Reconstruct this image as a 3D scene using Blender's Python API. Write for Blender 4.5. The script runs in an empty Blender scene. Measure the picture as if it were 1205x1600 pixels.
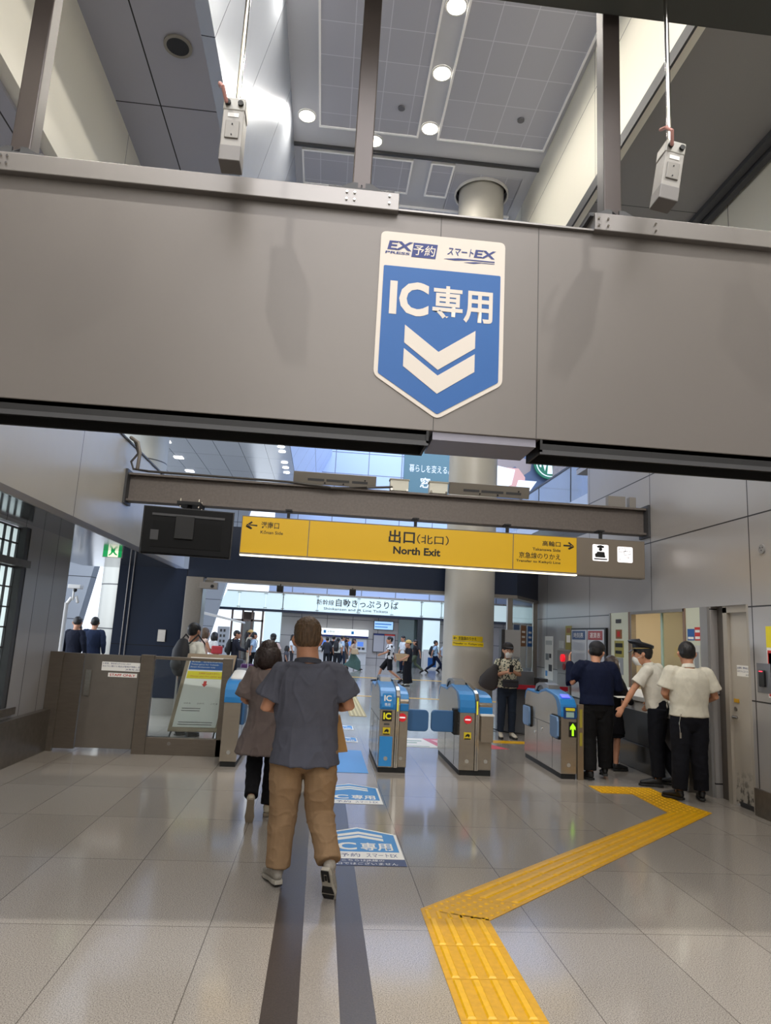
import bpy, bmesh, math, random
from mathutils import Vector, Matrix, noise
random.seed(7)
sc = bpy.context.scene
COL = sc.collection
PI = math.pi

# ------------------------------------------------------------------ camera
cam_d = bpy.data.cameras.new('camera'); cam = bpy.data.objects.new('camera', cam_d); COL.objects.link(cam)
cam_d.sensor_fit = 'VERTICAL'; cam_d.sensor_height = 36.0; cam_d.lens = 1067 / 1600 * 36.0
cam_d.clip_start = .05; cam_d.clip_end = 300
RW = ((0.99438946, -0.06700227, 0.0818554), (-0.09236394, -0.17278031, 0.98062014), (0.05156078, 0.98267882, 0.17799951))
r_, u_, f_ = (Vector([RW[i][k] for i in range(3)]) for k in range(3))
m4 = Matrix(((r_.x, u_.x, -f_.x, 0), (r_.y, u_.y, -f_.y, 0), (r_.z, u_.z, -f_.z, 1.62), (0, 0, 0, 1)))
m4[0][3] = 0; m4[1][3] = 0
cam.matrix_world = m4
sc.camera = cam

# ------------------------------------------------------------------ world, exposure, lights
sc.view_settings.view_transform = 'Standard'
try: sc.view_settings.look = 'None'
except Exception: pass
sc.view_settings.gamma = 1.0
sc.view_settings.use_curve_mapping = False
sc.view_settings.exposure = 0.0
w = bpy.data.worlds.new('world'); sc.world = w; w.use_nodes = True
w.node_tree.nodes['Background'].inputs[0].default_value = (.80, .88, 1.0, 1)
w.node_tree.nodes['Background'].inputs[1].default_value = 1.6


def area(name, loc, rot, sx, sy, power, col=(1, 1, 1), spread=180):
    d = bpy.data.lights.new(name, 'AREA'); d.shape = 'RECTANGLE'; d.size = sx; d.size_y = sy
    d.energy = power; d.color = col; d.spread = math.radians(spread)
    o = bpy.data.objects.new(name, d); COL.objects.link(o); o.location = loc; o.rotation_euler = rot
    return o


def spot(name, loc, rot, power, col=(1, 1, 1), size=120, radius=.12, blend=.6):
    d = bpy.data.lights.new(name, 'SPOT'); d.energy = power; d.color = col
    d.spot_size = math.radians(size); d.spot_blend = blend; d.shadow_soft_size = radius
    o = bpy.data.objects.new(name, d); COL.objects.link(o); o.location = loc; o.rotation_euler = rot
    return o


# glazed roof and glazed sides of the far concourse
area('far_roof_daylight', (5, 27, 15.7), (0, 0, 0), 18, 20, 4300, (.70, .82, 1.0))
area('far_side_daylight', (-13, 24, 6), (0, -PI / 2, 0), 9, 20, 900, (.80, .89, 1.0))
# added fills behind and over the near hall, soffit lamps, side daylight
area('rear_fill', (.6, -6.7, 7.0), (math.radians(98), 0, 0), 4.4, 6.5, 400, (1.0, .98, .94))  # unseen area added to brighten the ceilings and the beam front
spot('soffit_lamp_beam', (-2.5, .9, 8.3), (0, 0, 0), 900, (1.0, .96, .9), 150, radius=.07)
spot('soffit_lamp_beam', (3.9, .9, 8.3), (0, 0, 0), 650, (1.0, .96, .9), 150, radius=.07)
area('near_hall_fill', (1.2, -3.2, 9.8), (math.radians(20), 0, 0), 5.5, 5.5, 560, (.97, .97, 1.0))  # added area standing in for ceiling lighting behind the camera
area('side_door_daylight', (-8.5, 13.5, 3.2), (0, -PI / 2, 0), 4, 5, 260, (.82, .9, 1.0))

# ------------------------------------------------------------------ helpers: materials
def lin(c):
    if isinstance(c, str):
        c = [int(c[i:i + 2], 16) / 255 for i in (0, 2, 4)]
    return tuple(x / 12.92 if x <= .04045 else ((x + .055) / 1.055) ** 2.4 for x in c)


MATS = {}


def mat(name, col, rough=.5, metal=0.0, emit=0.0, noise_amt=0.0, nscale=8, bump=0.0, bscale=60, spec=.5, alpha=1.0, trans=0.0, coat=0.0, ecol=None, stretch=None):
    if name in MATS: return MATS[name]
    m = bpy.data.materials.new(name); m.use_nodes = True; nt = m.node_tree; b = nt.nodes['Principled BSDF']
    c = lin(col)
    b.inputs['Base Color'].default_value = (*c, 1); b.inputs['Roughness'].default_value = rough
    b.inputs['Metallic'].default_value = metal; b.inputs['Specular IOR Level'].default_value = spec
    b.inputs['Coat Weight'].default_value = coat
    if trans: b.inputs['Transmission Weight'].default_value = trans
    if alpha < 1: b.inputs['Alpha'].default_value = alpha
    if emit:
        b.inputs['Emission Color'].default_value = (*(lin(ecol) if ecol else c), 1); b.inputs['Emission Strength'].default_value = emit
    tc = nt.nodes.new('ShaderNodeTexCoord')
    vec = tc.outputs['Object']
    if stretch:
        mp = nt.nodes.new('ShaderNodeMapping'); mp.inputs['Scale'].default_value = stretch
        nt.links.new(vec, mp.inputs['Vector']); vec = mp.outputs['Vector']
    if noise_amt:
        n = nt.nodes.new('ShaderNodeTexNoise'); n.inputs['Scale'].default_value = nscale; n.inputs['Detail'].default_value = 5
        nt.links.new(vec, n.inputs['Vector'])
        mx = nt.nodes.new('ShaderNodeMix'); mx.data_type = 'RGBA'; mx.blend_type = 'MULTIPLY'; mx.inputs[0].default_value = 1
        rp = nt.nodes.new('ShaderNodeMapRange'); rp.inputs['From Min'].default_value = .3; rp.inputs['From Max'].default_value = .7
        rp.inputs['To Min'].default_value = 1 - noise_amt; rp.inputs['To Max'].default_value = 1 + noise_amt * .4
        nt.links.new(n.outputs[0], rp.inputs['Value'])
        mx.inputs[6].default_value = (*c, 1); nt.links.new(rp.outputs[0], mx.inputs[7]); nt.links.new(mx.outputs[2], b.inputs['Base Color'])
    if bump:
        n = nt.nodes.new('ShaderNodeTexNoise'); n.inputs['Scale'].default_value = bscale; n.inputs['Detail'].default_value = 3
        nt.links.new(vec, n.inputs['Vector'])
        bp = nt.nodes.new('ShaderNodeBump'); bp.inputs['Strength'].default_value = bump; bp.inputs['Distance'].default_value = .01
        nt.links.new(n.outputs[0], bp.inputs['Height']); nt.links.new(bp.outputs[0], b.inputs['Normal'])
    MATS[name] = m
    return m


def panel_mat(name, col, axes, size, off, rough=.35, metal=0.0, seam='2a2a2c', gap=.012, var=.03, rvar=0.0, spec=.5):
    """cladding panels with open joints; axes picks the two world axes of the panel plane"""
    if name in MATS: return MATS[name]
    m = bpy.data.materials.new(name); m.use_nodes = True; nt = m.node_tree; b = nt.nodes['Principled BSDF']
    b.inputs['Roughness'].default_value = rough; b.inputs['Metallic'].default_value = metal
    b.inputs['Specular IOR Level'].default_value = spec
    g = nt.nodes.new('ShaderNodeNewGeometry'); s = nt.nodes.new('ShaderNodeSeparateXYZ'); nt.links.new(g.outputs['Position'], s.inputs[0])
    cb = nt.nodes.new('ShaderNodeCombineXYZ')
    for k in (0, 1):
        a = nt.nodes.new('ShaderNodeMath'); a.operation = 'SUBTRACT'; nt.links.new(s.outputs['XYZ'.index(axes[k])], a.inputs[0])
        a.inputs[1].default_value = off[k] - gap / 2 - 100 * size[k]; nt.links.new(a.outputs[0], cb.inputs[k])
    br = nt.nodes.new('ShaderNodeTexBrick'); br.offset = 0; br.squash = 1
    br.inputs['Scale'].default_value = 1; br.inputs['Brick Width'].default_value = size[0]; br.inputs['Row Height'].default_value = size[1]
    br.inputs['Mortar Size'].default_value = gap / 2; br.inputs['Mortar Smooth'].default_value = 0; br.inputs['Bias'].default_value = 0
    c = lin(col)
    br.inputs['Color1'].default_value = (*[x * (1 - var) for x in c], 1); br.inputs['Color2'].default_value = (*[x * (1 + var) for x in c], 1)
    br.inputs['Mortar'].default_value = (*lin(seam), 1)
    nt.links.new(cb.outputs[0], br.inputs['Vector']); nt.links.new(br.outputs['Color'], b.inputs['Base Color'])
    n = nt.nodes.new('ShaderNodeTexNoise'); n.inputs['Scale'].default_value = 1.6; n.inputs['Detail'].default_value = 2
    nt.links.new(g.outputs['Position'], n.inputs['Vector'])
    bp = nt.nodes.new('ShaderNodeBump'); bp.inputs['Strength'].default_value = .05 + rvar; bp.inputs['Distance'].default_value = .05
    nt.links.new(n.outputs[0], bp.inputs['Height']); nt.links.new(bp.outputs[0], b.inputs['Normal'])
    MATS[name] = m
    return m


def floor_mat():
    m = bpy.data.materials.new('polished_granite'); m.use_nodes = True; nt = m.node_tree; b = nt.nodes['Principled BSDF']
    g = nt.nodes.new('ShaderNodeNewGeometry'); s = nt.nodes.new('ShaderNodeSeparateXYZ'); nt.links.new(g.outputs['Position'], s.inputs[0])
    cb = nt.nodes.new('ShaderNodeCombineXYZ')
    for k, o in ((0, -1.12 - 62 - .003), (1, 4.16 - 108 - .003)):
        a = nt.nodes.new('ShaderNodeMath'); a.operation = 'SUBTRACT'; nt.links.new(s.outputs[k], a.inputs[0]); a.inputs[1].default_value = o
        nt.links.new(a.outputs[0], cb.inputs[k])
    br = nt.nodes.new('ShaderNodeTexBrick'); br.offset = 0; br.squash = 1
    br.inputs['Scale'].default_value = 1; br.inputs['Brick Width'].default_value = .62; br.inputs['Row Height'].default_value = 1.08
    br.inputs['Mortar Size'].default_value = .0028; br.inputs['Mortar Smooth'].default_value = 0
    br.inputs['Color1'].default_value = (.92, .92, .92, 1); br.inputs['Color2'].default_value = (1.04, 1.04, 1.04, 1)
    br.inputs['Mortar'].default_value = (.42, .41, .40, 1)
    nt.links.new(cb.outputs[0], br.inputs['Vector'])
    n = nt.nodes.new('ShaderNodeTexNoise'); n.inputs['Scale'].default_value = 170; n.inputs['Detail'].default_value = 6; n.inputs['Roughness'].default_value = .7
    nt.links.new(g.outputs['Position'], n.inputs['Vector'])
    cr = nt.nodes.new('ShaderNodeValToRGB'); e = cr.color_ramp.elements
    e[0].position = .38; e[0].color = (*lin('645e58'), 1); e[1].position = .60; e[1].color = (*lin('b0a9a0'), 1)
    el = e.new(.47); el.color = (*lin('958e86'), 1)
    nt.links.new(n.outputs[0], cr.inputs[0])
    mx = nt.nodes.new('ShaderNodeMix'); mx.data_type = 'RGBA'; mx.blend_type = 'MULTIPLY'; mx.inputs[0].default_value = 1
    nt.links.new(cr.outputs[0], mx.inputs[6]); nt.links.new(br.outputs[0], mx.inputs[7]); nt.links.new(mx.outputs[2], b.inputs['Base Color'])
    n2 = nt.nodes.new('ShaderNodeTexNoise'); n2.inputs['Scale'].default_value = 1.3; n2.inputs['Detail'].default_value = 3
    nt.links.new(g.outputs['Position'], n2.inputs['Vector'])
    rr = nt.nodes.new('ShaderNodeMapRange'); rr.inputs['To Min'].default_value = .07; rr.inputs['To Max'].default_value = .17
    nt.links.new(n2.outputs[0], rr.inputs[0]); nt.links.new(rr.outputs[0], b.inputs['Roughness'])
    b.inputs['Specular IOR Level'].default_value = .62
    MATS['polished_granite'] = m
    return m


# ------------------------------------------------------------------ helpers: meshes
class Fr:
    """a flat frame in space: origin, u (to the right), v (up), n towards the viewer"""
    def __init__(s, o, u=(1, 0, 0), v=(0, 0, 1)):
        s.o = Vector(o); s.u = Vector(u).normalized(); s.v = Vector(v).normalized(); s.n = s.u.cross(s.v)
    def p(s, x, y, z=0): return s.o + s.u * x + s.v * y + s.n * z


class MB:
    def __init__(s): s.bm = bmesh.new(); s.smooth = False
    def hexa(s, p):
        v = [s.bm.verts.new(q) for q in p]
        for f in ((0, 3, 2, 1), (4, 5, 6, 7), (0, 1, 5, 4), (1, 2, 6, 5), (2, 3, 7, 6), (3, 0, 4, 7)): s.bm.faces.new([v[i] for i in f])
        return s
    def box(s, x0, x1, y0, y1, z0, z1):
        return s.hexa([(x0, y0, z0), (x1, y0, z0), (x1, y1, z0), (x0, y1, z0), (x0, y0, z1), (x1, y0, z1), (x1, y1, z1), (x0, y1, z1)])
    def prism(s, fr, pts, n0, n1):
        a = [s.bm.verts.new(fr.p(x, y, n0)) for x, y in pts]; b = [s.bm.verts.new(fr.p(x, y, n1)) for x, y in pts]
        k = len(pts)
        s.bm.faces.new(b); s.bm.faces.new(a[::-1])
        for i in range(k): s.bm.faces.new((a[i], a[(i + 1) % k], b[(i + 1) % k], b[i]))
        return s
    def rect(s, fr, x0, x1, y0, y1, n0, n1): return s.prism(fr, [(x0, y0), (x1, y0), (x1, y1), (x0, y1)], n0, n1)
    def rrect(s, fr, x0, x1, y0, y1, r, n0, n1, k=5):
        pts = []
        for cx, cy, a0 in ((x1 - r, y0 + r, -90), (x1 - r, y1 - r, 0), (x0 + r, y1 - r, 90), (x0 + r, y0 + r, 180)):
            for i in range(k + 1):
                a = math.radians(a0 + 90 * i / k); pts.append((cx + r * math.cos(a), cy + r * math.sin(a)))
        return s.prism(fr, pts, n0, n1)
    def disc(s, fr, cx, cy, r, n0, n1, k=24): return s.prism(fr, [(cx + r * math.cos(2 * PI * i / k), cy + r * math.sin(2 * PI * i / k)) for i in range(k)], n0, n1)
    def loft(s, rings, cap=True):
        vs = [[s.bm.verts.new(p) for p in r] for r in rings]; k = len(rings[0])
        for a, b in zip(vs, vs[1:]):
            for i in range(k): s.bm.faces.new((a[i], a[(i + 1) % k], b[(i + 1) % k], b[i]))
        if cap: s.bm.faces.new(vs[0][::-1]); s.bm.faces.new(vs[-1])
        return s
    def tube(s, pts, rad, k=12, side=(1, 0, 0), round_ends=True):
        """pts: centre line; rad: radius or (ra, rb) per point; ra along side"""
        pts = [Vector(p) for p in pts]
        if not isinstance(rad, (list,)): rad = [rad] * len(pts)
        rad = [(r, r) if not isinstance(r, tuple) else r for r in rad]
        P = list(pts); R = list(rad)
        if round_ends:
            d0 = (pts[0] - pts[1]).normalized(); d1 = (pts[-1] - pts[-2]).normalized()
            e0 = min(rad[0]); e1 = min(rad[-1])
            P = [pts[0] + d0 * e0 * .98, pts[0] + d0 * e0 * .7] + P + [pts[-1] + d1 * e1 * .7, pts[-1] + d1 * e1 * .98]
            R = [tuple(x * .2 for x in rad[0]), tuple(x * .72 for x in rad[0])] + R + [tuple(x * .72 for x in rad[-1]), tuple(x * .2 for x in rad[-1])]
        rings = []
        side = Vector(side)
        for i, p in enumerate(P):
            t = (P[min(i + 1, len(P) - 1)] - P[max(i - 1, 0)]).normalized()
            a = side - t * side.dot(t)
            if a.length < .05: a = Vector((0, 1, 0)) - t * t.y
            a.normalize(); b = t.cross(a)
            rings.append([p + a * math.cos(2 * PI * j / k) * R[i][0] + b * math.sin(2 * PI * j / k) * R[i][1] for j in range(k)])
        s.loft(rings); s.smooth = True
        return s
    def cyl(s, p0, p1, r0, r1=None, k=20):
        return s.tube([p0, p1], [r0, r0 if r1 is None else r1], k=k, round_ends=False)
    def ell(s, c, r, k=12, m=8, rot=None):
        c = Vector(c); rings = []
        for i in range(m + 1):
            th = PI * (i + .001) / (m + .002); rr = max(math.sin(th), .02)
            ring = [Vector((r[0] * rr * math.cos(2 * PI * j / k), r[1] * rr * math.sin(2 * PI * j / k), -r[2] * math.cos(th))) for j in range(k)]
            if rot is not None: ring = [rot @ q for q in ring]
            rings.append([c + q for q in ring])
        s.loft(rings); s.smooth = True
        return s
    def mesh(s, name):
        bmesh.ops.recalc_face_normals(s.bm, faces=s.bm.faces)
        me = bpy.data.meshes.new(name); s.bm.to_mesh(me); s.bm.free()
        if s.smooth:
            me.polygons.foreach_set('use_smooth', [True] * len(me.polygons))
            try: me.set_sharp_from_angle(angle=math.radians(40))
            except Exception: pass
        return me


WM = {}


def thing(name, label, cat, loc=(0, 0, 0), rz=0, group=None):
    o = bpy.data.objects.new(name, None); COL.objects.link(o); o.empty_display_size = .1
    o.location = loc; o.rotation_euler = (0, 0, rz); o['label'] = label; o['category'] = cat
    if group: o['group'] = group
    WM[o.name] = Matrix.Translation(loc) @ Matrix.Rotation(rz, 4, 'Z')
    return o


def link(name, me, m, parent=None, local=False, bevel=0.0, label=None):
    """one mesh object; vertices come in world space unless local (then in the parent's)"""
    o = bpy.data.objects.new(name, me); COL.objects.link(o)
    if m: me.materials.clear(); me.materials.append(m)
    if parent is not None:
        o.parent = parent
        if not local: me.transform(WM[parent.name].inverted())
        WM[o.name] = WM[parent.name].copy()
    else:
        if len(me.vertices):
            xs = [v.co.x for v in me.vertices]; ys = [v.co.y for v in me.vertices]; zs = [v.co.z for v in me.vertices]
            c = Vector(((min(xs) + max(xs)) / 2, (min(ys) + max(ys)) / 2, min(zs)))
            me.transform(Matrix.Translation(-c)); o.location = c; WM[o.name] = Matrix.Translation(c)
    if bevel:
        b = o.modifiers.new('bevel', 'BEVEL'); b.width = bevel; b.segments = 2; b.limit_method = 'ANGLE'
    if label: o['label'] = label
    return o


def part(name, mb, m, parent=None, **k): return link(name, mb.mesh(name), m, parent, **k)


def single(name, mb, m, label, cat, group=None, **k):
    o = part(name, mb, m, None, **k); o['label'] = label; o['category'] = cat
    if group: o['group'] = group
    return o


def struct(name, mb, m, parent=None, **k):
    o = part(name, mb, m, parent, **k)
    if parent is None: o['kind'] = 'structure'
    return o


def text_mesh(s, bold=0.0):
    c = bpy.data.curves.new('t', 'FONT'); c.body = s; c.size = 1; c.resolution_u = 3; c.extrude = 0; c.offset = bold; c.fill_mode = 'FRONT'
    o = bpy.data.objects.new('t', c)
    me = bpy.data.meshes.new_from_object(o)
    bpy.data.objects.remove(o); bpy.data.curves.remove(c)
    return me


def text(s, fr, x0, x1, y0, y1, n, m, parent, name='lettering', bold=0.0, shear=0.0, align='fit', local=False):
    """lettering laid into the rectangle x0..x1, y0..y1 of a frame (align: fit stretches; l, c, r keep proportion)"""
    me = text_mesh(s, bold)
    if not len(me.vertices): return None
    xs = [v.co.x for v in me.vertices]; ys = [v.co.y for v in me.vertices]
    ax, bx, ay, by = min(xs), max(xs), min(ys), max(ys)
    sy = (y1 - y0) / (by - ay); sx = (x1 - x0) / (bx - ax)
    ox = x0
    if align != 'fit':
        if sx > sy: sx = sy
        wdt = (bx - ax) * sx
        ox = x0 if align == 'l' else (x1 - wdt if align == 'r' else (x0 + x1 - wdt) / 2)
    for v in me.vertices:
        x = ox + (v.co.x - ax) * sx; y = y0 + (v.co.y - ay) * sy
        v.co = fr.p(x + shear * (y - y0), y, n)
    return link(name, me, m, parent, local=local)


# ------------------------------------------------------------------ materials
M_floor = floor_mat()
M_stripe = mat('dark_granite', '453e3a', .30, noise_amt=.35, nscale=110)
M_pale = mat('pale_granite', '9a938b', .17, noise_amt=.35, nscale=170)
M_steel = mat('brushed_steel', '9a948c', .28, .85, noise_amt=.12, nscale=20, stretch=(1, 1, 12))
M_steel_d = mat('dull_steel', '7d766e', .38, .75, noise_amt=.15, nscale=14, stretch=(10, 1, 1))
M_chrome = mat('chrome', 'd0ccc4', .12, 1.0)
M_gatesteel = mat('gate_steel', 'a89f92', .25, .8, noise_amt=.1, nscale=10, stretch=(1, 1, 8))
M_beam = panel_mat('beam_panel', '6d6864', 'XZ', (90, 20), (-20, -5), .42, .35, seam='3a3836', gap=.006, var=0)
M_beamtrim = mat('beam_trim', '85817e', .35, .6)
M_post = mat('post_paint', '5b5350', .35, .3)
M_black = mat('black_plastic', '121214', .4)
M_blackmatt = mat('black_channel', '0b0b0c', .6)
M_darkgrey = mat('dark_grey', '3a3a3c', .5)
M_white = mat('white_paint', 'dad8d4', .45)
M_cream = mat('cream_paint', 'd6d3c4', .5)
M_signwhite = mat('sign_white', 'cfc6bb', .5)
M_signblue = mat('sign_blue', '045296', .5)
M_lightblue = mat('light_blue', '2f8bd0', .45)
M_navytext = mat('navy_print', '15286e', .5)
M_gateblue = mat('gate_blue', '2478b8', .3, noise_amt=.05)
M_flap = mat('flap_blue', '35618f', .5)
M_yellow = mat('sign_yellow', 'dcae0c', .5, emit=.05)
M_tact = mat('tactile_yellow', 'e2ac00', .38, noise_amt=.12, nscale=30)
M_tact_old = mat('tactile_beige', 'b59a4a', .45)
M_blacktext = mat('black_print', '0c0c0c', .5)
M_whitetext = mat('white_print', 'f2f0ea', .5)
M_redtext = mat('red_print', 'c32820', .5)
M_lit = mat('lit_white_panel', 'ffffff', .4, emit=1.1, ecol='f4ecec')
M_lamp = mat('downlight_glow', 'ffffff', .4, emit=14, ecol='fff6e4')
M_lightbox = mat('lightbox_glass', 'dfeef0', .25, emit=.45, ecol='d8f0f4')
M_navy = panel_mat('navy_cladding', '111f36', 'XZ', (3.0, 1.5), (-2.56 + .0, 1.23), .4, .0, seam='05080e', gap=.014, var=.02, spec=.25)
M_navy2 = mat('navy_lintel_paint', '111f36', .3, .1)
M_glass = mat('clear_glass', 'e8f2f2', .03, trans=1.0)
M_frost = mat('glass_block', 'c8d0cc', .25)
_nt = M_frost.node_tree; _b = _nt.nodes['Principled BSDF']; _t = _nt.nodes.new('ShaderNodeBsdfTranslucent'); _m = _nt.nodes.new('ShaderNodeMixShader')
_t.inputs[0].default_value = (.85, .9, .88, 1); _m.inputs[0].default_value = .6
_nt.links.new(_b.outputs[0], _m.inputs[1]); _nt.links.new(_t.outputs[0], _m.inputs[2]); _nt.links.new(_m.outputs[0], _nt.nodes['Material Output'].inputs[0])
M_skin = mat('skin', 'c08a6c', .5, noise_amt=.08, nscale=30)
M_skin2 = mat('skin_light', 'c9977a', .5, noise_amt=.06, nscale=30)
M_hair = mat('black_hair', '141112', .5, bump=.6, bscale=60, stretch=(1, 1, .12))
M_hairb = mat('brown_hair', '5c4630', .55, noise_amt=.45, nscale=60, bump=.8, bscale=90, stretch=(1, 1, .15))
M_haird = mat('dark_brown_hair', '2a1814', .45, noise_amt=.3, nscale=50, bump=.7, bscale=60, stretch=(1, 1, .12))
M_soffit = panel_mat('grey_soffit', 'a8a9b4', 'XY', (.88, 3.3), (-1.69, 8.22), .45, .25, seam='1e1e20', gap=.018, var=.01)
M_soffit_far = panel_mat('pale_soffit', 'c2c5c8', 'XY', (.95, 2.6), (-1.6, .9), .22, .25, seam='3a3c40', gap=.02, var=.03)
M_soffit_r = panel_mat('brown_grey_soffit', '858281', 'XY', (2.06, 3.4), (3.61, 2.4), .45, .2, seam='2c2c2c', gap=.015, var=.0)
M_ceil = panel_mat('ceiling_tiles', 'b0b1bc', 'XY', (.53, .62), (-.62, .2), .55, .0, seam='d0d1da', gap=.012, var=.03)
M_ceilband = mat('ceiling_band', 'c4c5cc', .5)
M_face = panel_mat('sloping_face', 'c4cad4', 'YZ', (1.65, 8), (.42, -2), .25, .55, seam='2e3034', gap=.012, var=.02, rvar=.1)
M_facew = panel_mat('white_panels_right', 'dcd8ca', 'YZ', (3.93, 12), (8.84, -2), .4, .1, seam='3a3a3a', gap=.014, var=.02, rvar=.15)
M_wallr = panel_mat('wall_panels_right', 'a9a5a2', 'YZ', (2.27, .99), (7.04, .16), .3, .3, seam='2c2a2a', gap=.016, var=.02, rvar=.05)
M_wallfar = panel_mat('white_panels_far', 'c0d0f0', 'XZ', (1.9, 1.25), (.2, .6), .4, 0, seam='7a8090', gap=.05, var=.01)
M_fascia = panel_mat('fascia_panels', 'b9b5ac', 'YZ', (3.4, 20), (7.65, -5), .28, .2, seam='3a3836', gap=.014, var=.01, rvar=.1)
M_wallalcove = panel_mat('grey_panels_far', 'b6b1b0', 'XZ', (1.4, 1.0), (.3, .4), .4, 0, seam='55555a', gap=.03, var=.02)
M_slant = panel_mat('slanted_panels', '9aa0aa', 'XZ', (3.2, 1.25), (-7.55, .4), .4, .2, seam='3c4048', gap=.025, var=.02)
M_mirror = mat('polished_soffit', '8f9298', .12, .85)

# ------------------------------------------------------------------ structure
struct('floor', MB().box(-16, 20, -7, 40, -.2, 0), M_floor)
t = MB()
for a, b in ((-.15, .01), (.19, .345)): t.box(a, b, -7, 7.42, 0, .0012)
struct('trim_1', t, M_stripe)
struct('trim_2', MB().box(.01, .19, -7, 7.42, 0, .0012), M_pale)
# near ceiling 10.7 m up, open strips for the downlights
X0, X1, ZC = -1.13, 3.61, 10.7
# the ceiling is cut round the column
colx, coly = 2.69, 12.55
t = MB()
for (a, b, c, d) in ((X0, X1, -7, 11.95), (X0, 2.0, 11.95, 13.15), (3.38, X1, 11.95, 13.15), (X0, X1, 13.15, 14.9)):
    t.box(a, b, c, d, ZC, ZC + .25)
struct('ceiling', t, M_ceilband)
# sunken tile fields framed by white beads
for i, (a, b, c, d) in enumerate(((-.62, 1.13, -6.5, 11.05), (1.55, 3.5, -6.5, 11.05), (-.95, 1.13, 11.75, 12.7), (1.55, 1.95, 11.75, 12.7), (-.95, 3.4, 13.2, 14.7))):
    tt = struct('trim_%d' % (10 + i), MB().box(a, b, c, d, ZC - .03, ZC - .004), M_ceil)
    e = MB(); q = .035
    for (x0, x1, y0, y1) in ((a - q, a, c - q, d + q), (b, b + q, c - q, d + q), (a, b, c - q, c), (a, b, d, d + q)): e.box(x0, x1, y0, y1, ZC - .05, ZC - .001)
    part('bead', e, mat('bead_white', 'ffffff', .5), tt)
t = MB().box(X0, X1, 11.58, 11.63, ZC - .06, ZC - .001)
struct('trim_15', t, M_darkgrey)
# ring where the column meets the ceiling
t = MB()
ro, ri = .555, .525
ringpts = [(math.cos(2 * PI * i / 48), math.sin(2 * PI * i / 48)) for i in range(48)]
t.loft([[Vector((colx + c * r, coly + s * r, z)) for c, s in ringpts] for r, z in ((ro, ZC - .001), (ro, ZC - .05), (ri, ZC - .05), (ri, ZC - .001))], cap=False)
struct('trim_16', t, M_white)
sq = []
for i in range(48):
    c, s_ = ringpts[i]; k_ = .7 / max(abs(c), abs(s_)); sq.append(Vector((2.69 + c * k_, 12.55 + s_ * k_ * .86, ZC)))
t = MB().loft([[Vector((colx + c * ro, coly + s_ * ro, ZC)) for c, s_ in ringpts], sq, [q + Vector((0, 0, .2)) for q in sq], [Vector((colx + c * ro, coly + s_ * ro, ZC + .2)) for c, s_ in ringpts]], cap=False)
struct('trim_17', t, M_ceil)
struct('trim_76', MB().box(1.9, 3.48, 11.8, 13.3, 10.92, 11.0), M_darkgrey)  # dark slab added over the column opening to keep the sky out
# light sloping face left of the ceiling, soffit beside it, second face, outer soffit
t = MB().hexa([(-1.69, -7, 8.35), (-1.13, -7, 10.7), (-1.13, -7, 11), (-1.85, -7, 8.36), (-1.69, 15, 8.35), (-1.13, 15, 10.7), (-1.13, 15, 11), (-1.85, 15, 8.36)])
struct('trim_18', t, M_face)
struct('trim_19', MB().box(-3.16, -1.69, -7, 15, 8.36, 8.6), M_soffit)
struct('trim_20', MB().box(-3.3, -3.16, -7, 13, 6.5, 8.6), M_facew)
struct('trim_21', MB().box(-4.6, -3.3, -7, 13, 6.45, 6.6), M_soffit)
struct('trim_22', MB().box(-4.7, -4.6, -7, 13, 4.04, 6.6), M_facew)
# right: light face, soffit, dark track, upper wall
struct('trim_23', MB().box(3.61, 3.72, -7, 15, 8.3, 10.95), M_facew)
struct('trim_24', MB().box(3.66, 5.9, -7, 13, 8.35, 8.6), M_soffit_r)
t = MB().box(5.38, 5.5, -7, 13, 8.27, 8.35).box(5.52, 5.62, -7, 13, 8.22, 8.35)
struct('trim_25', t, M_darkgrey)
struct('trim_26', MB().box(3.58, 3.61, -7, 15, 8.27, 8.45), M_darkgrey)
struct('trim_27', MB().box(5.67, 5.9, -7, 13, 5.12, 8.4), M_facew)
# right wall x = 4.6 with door recess and office window
wr = MB()
Y_D0, Y_D1, Y_W0, Y_W1 = 7.1, 7.83, 8.0, 10.72
wr.box(4.6, 4.9, -7, Y_D0, 0, 5.12)
wr.box(4.6, 4.9, Y_D0, 11.65, 2.16, 5.12)
wr.box(4.6, 4.9, Y_D1, Y_W0, 0, 2.16)
wr.box(4.6, 4.9, Y_W0, Y_W1, 0, .98)
wr.box(4.6, 4.9, Y_W1, 14.57, 0, 2.16)
wr.box(4.6, 4.9, 11.65, 14.57, 2.16, 3.6)
wr.box(4.9, 5.9, -7, 13, 5.0, 5.12)
struct('wall_right', wr, M_wallr)
# dark kick plates
struct('baseboard_right', MB().box(4.57, 4.6, -7, 7.08, 0, .27), M_steel_d)
struct('baseboard_right_far', MB().box(4.58, 4.6, Y_W1, 14.57, 0, .12), M_steel_d)
# left wall with glass block window
wl = MB()
wl.box(-3.6, -3.4, -7, 6.3, 0, 2.72).box(-3.6, -3.4, 6.3, 8.12, 0, .56).box(-3.6, -3.4, 8.12, 9.45, 0, 2.72).box(-3.6, -3.4, 6.3, 8.12, 2.62, 2.72)
struct('wall_left', wl, panel_mat('left_wall_panels', 'a5a3a3', 'YZ', (.49, 8), (8.48, -2), .3, .4, seam='2e2c2c', gap=.012, var=.02))
struct('baseboard_left', MB().box(-3.4, -3.31, -7, 9.2, 0, .5), M_steel_d)
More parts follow.
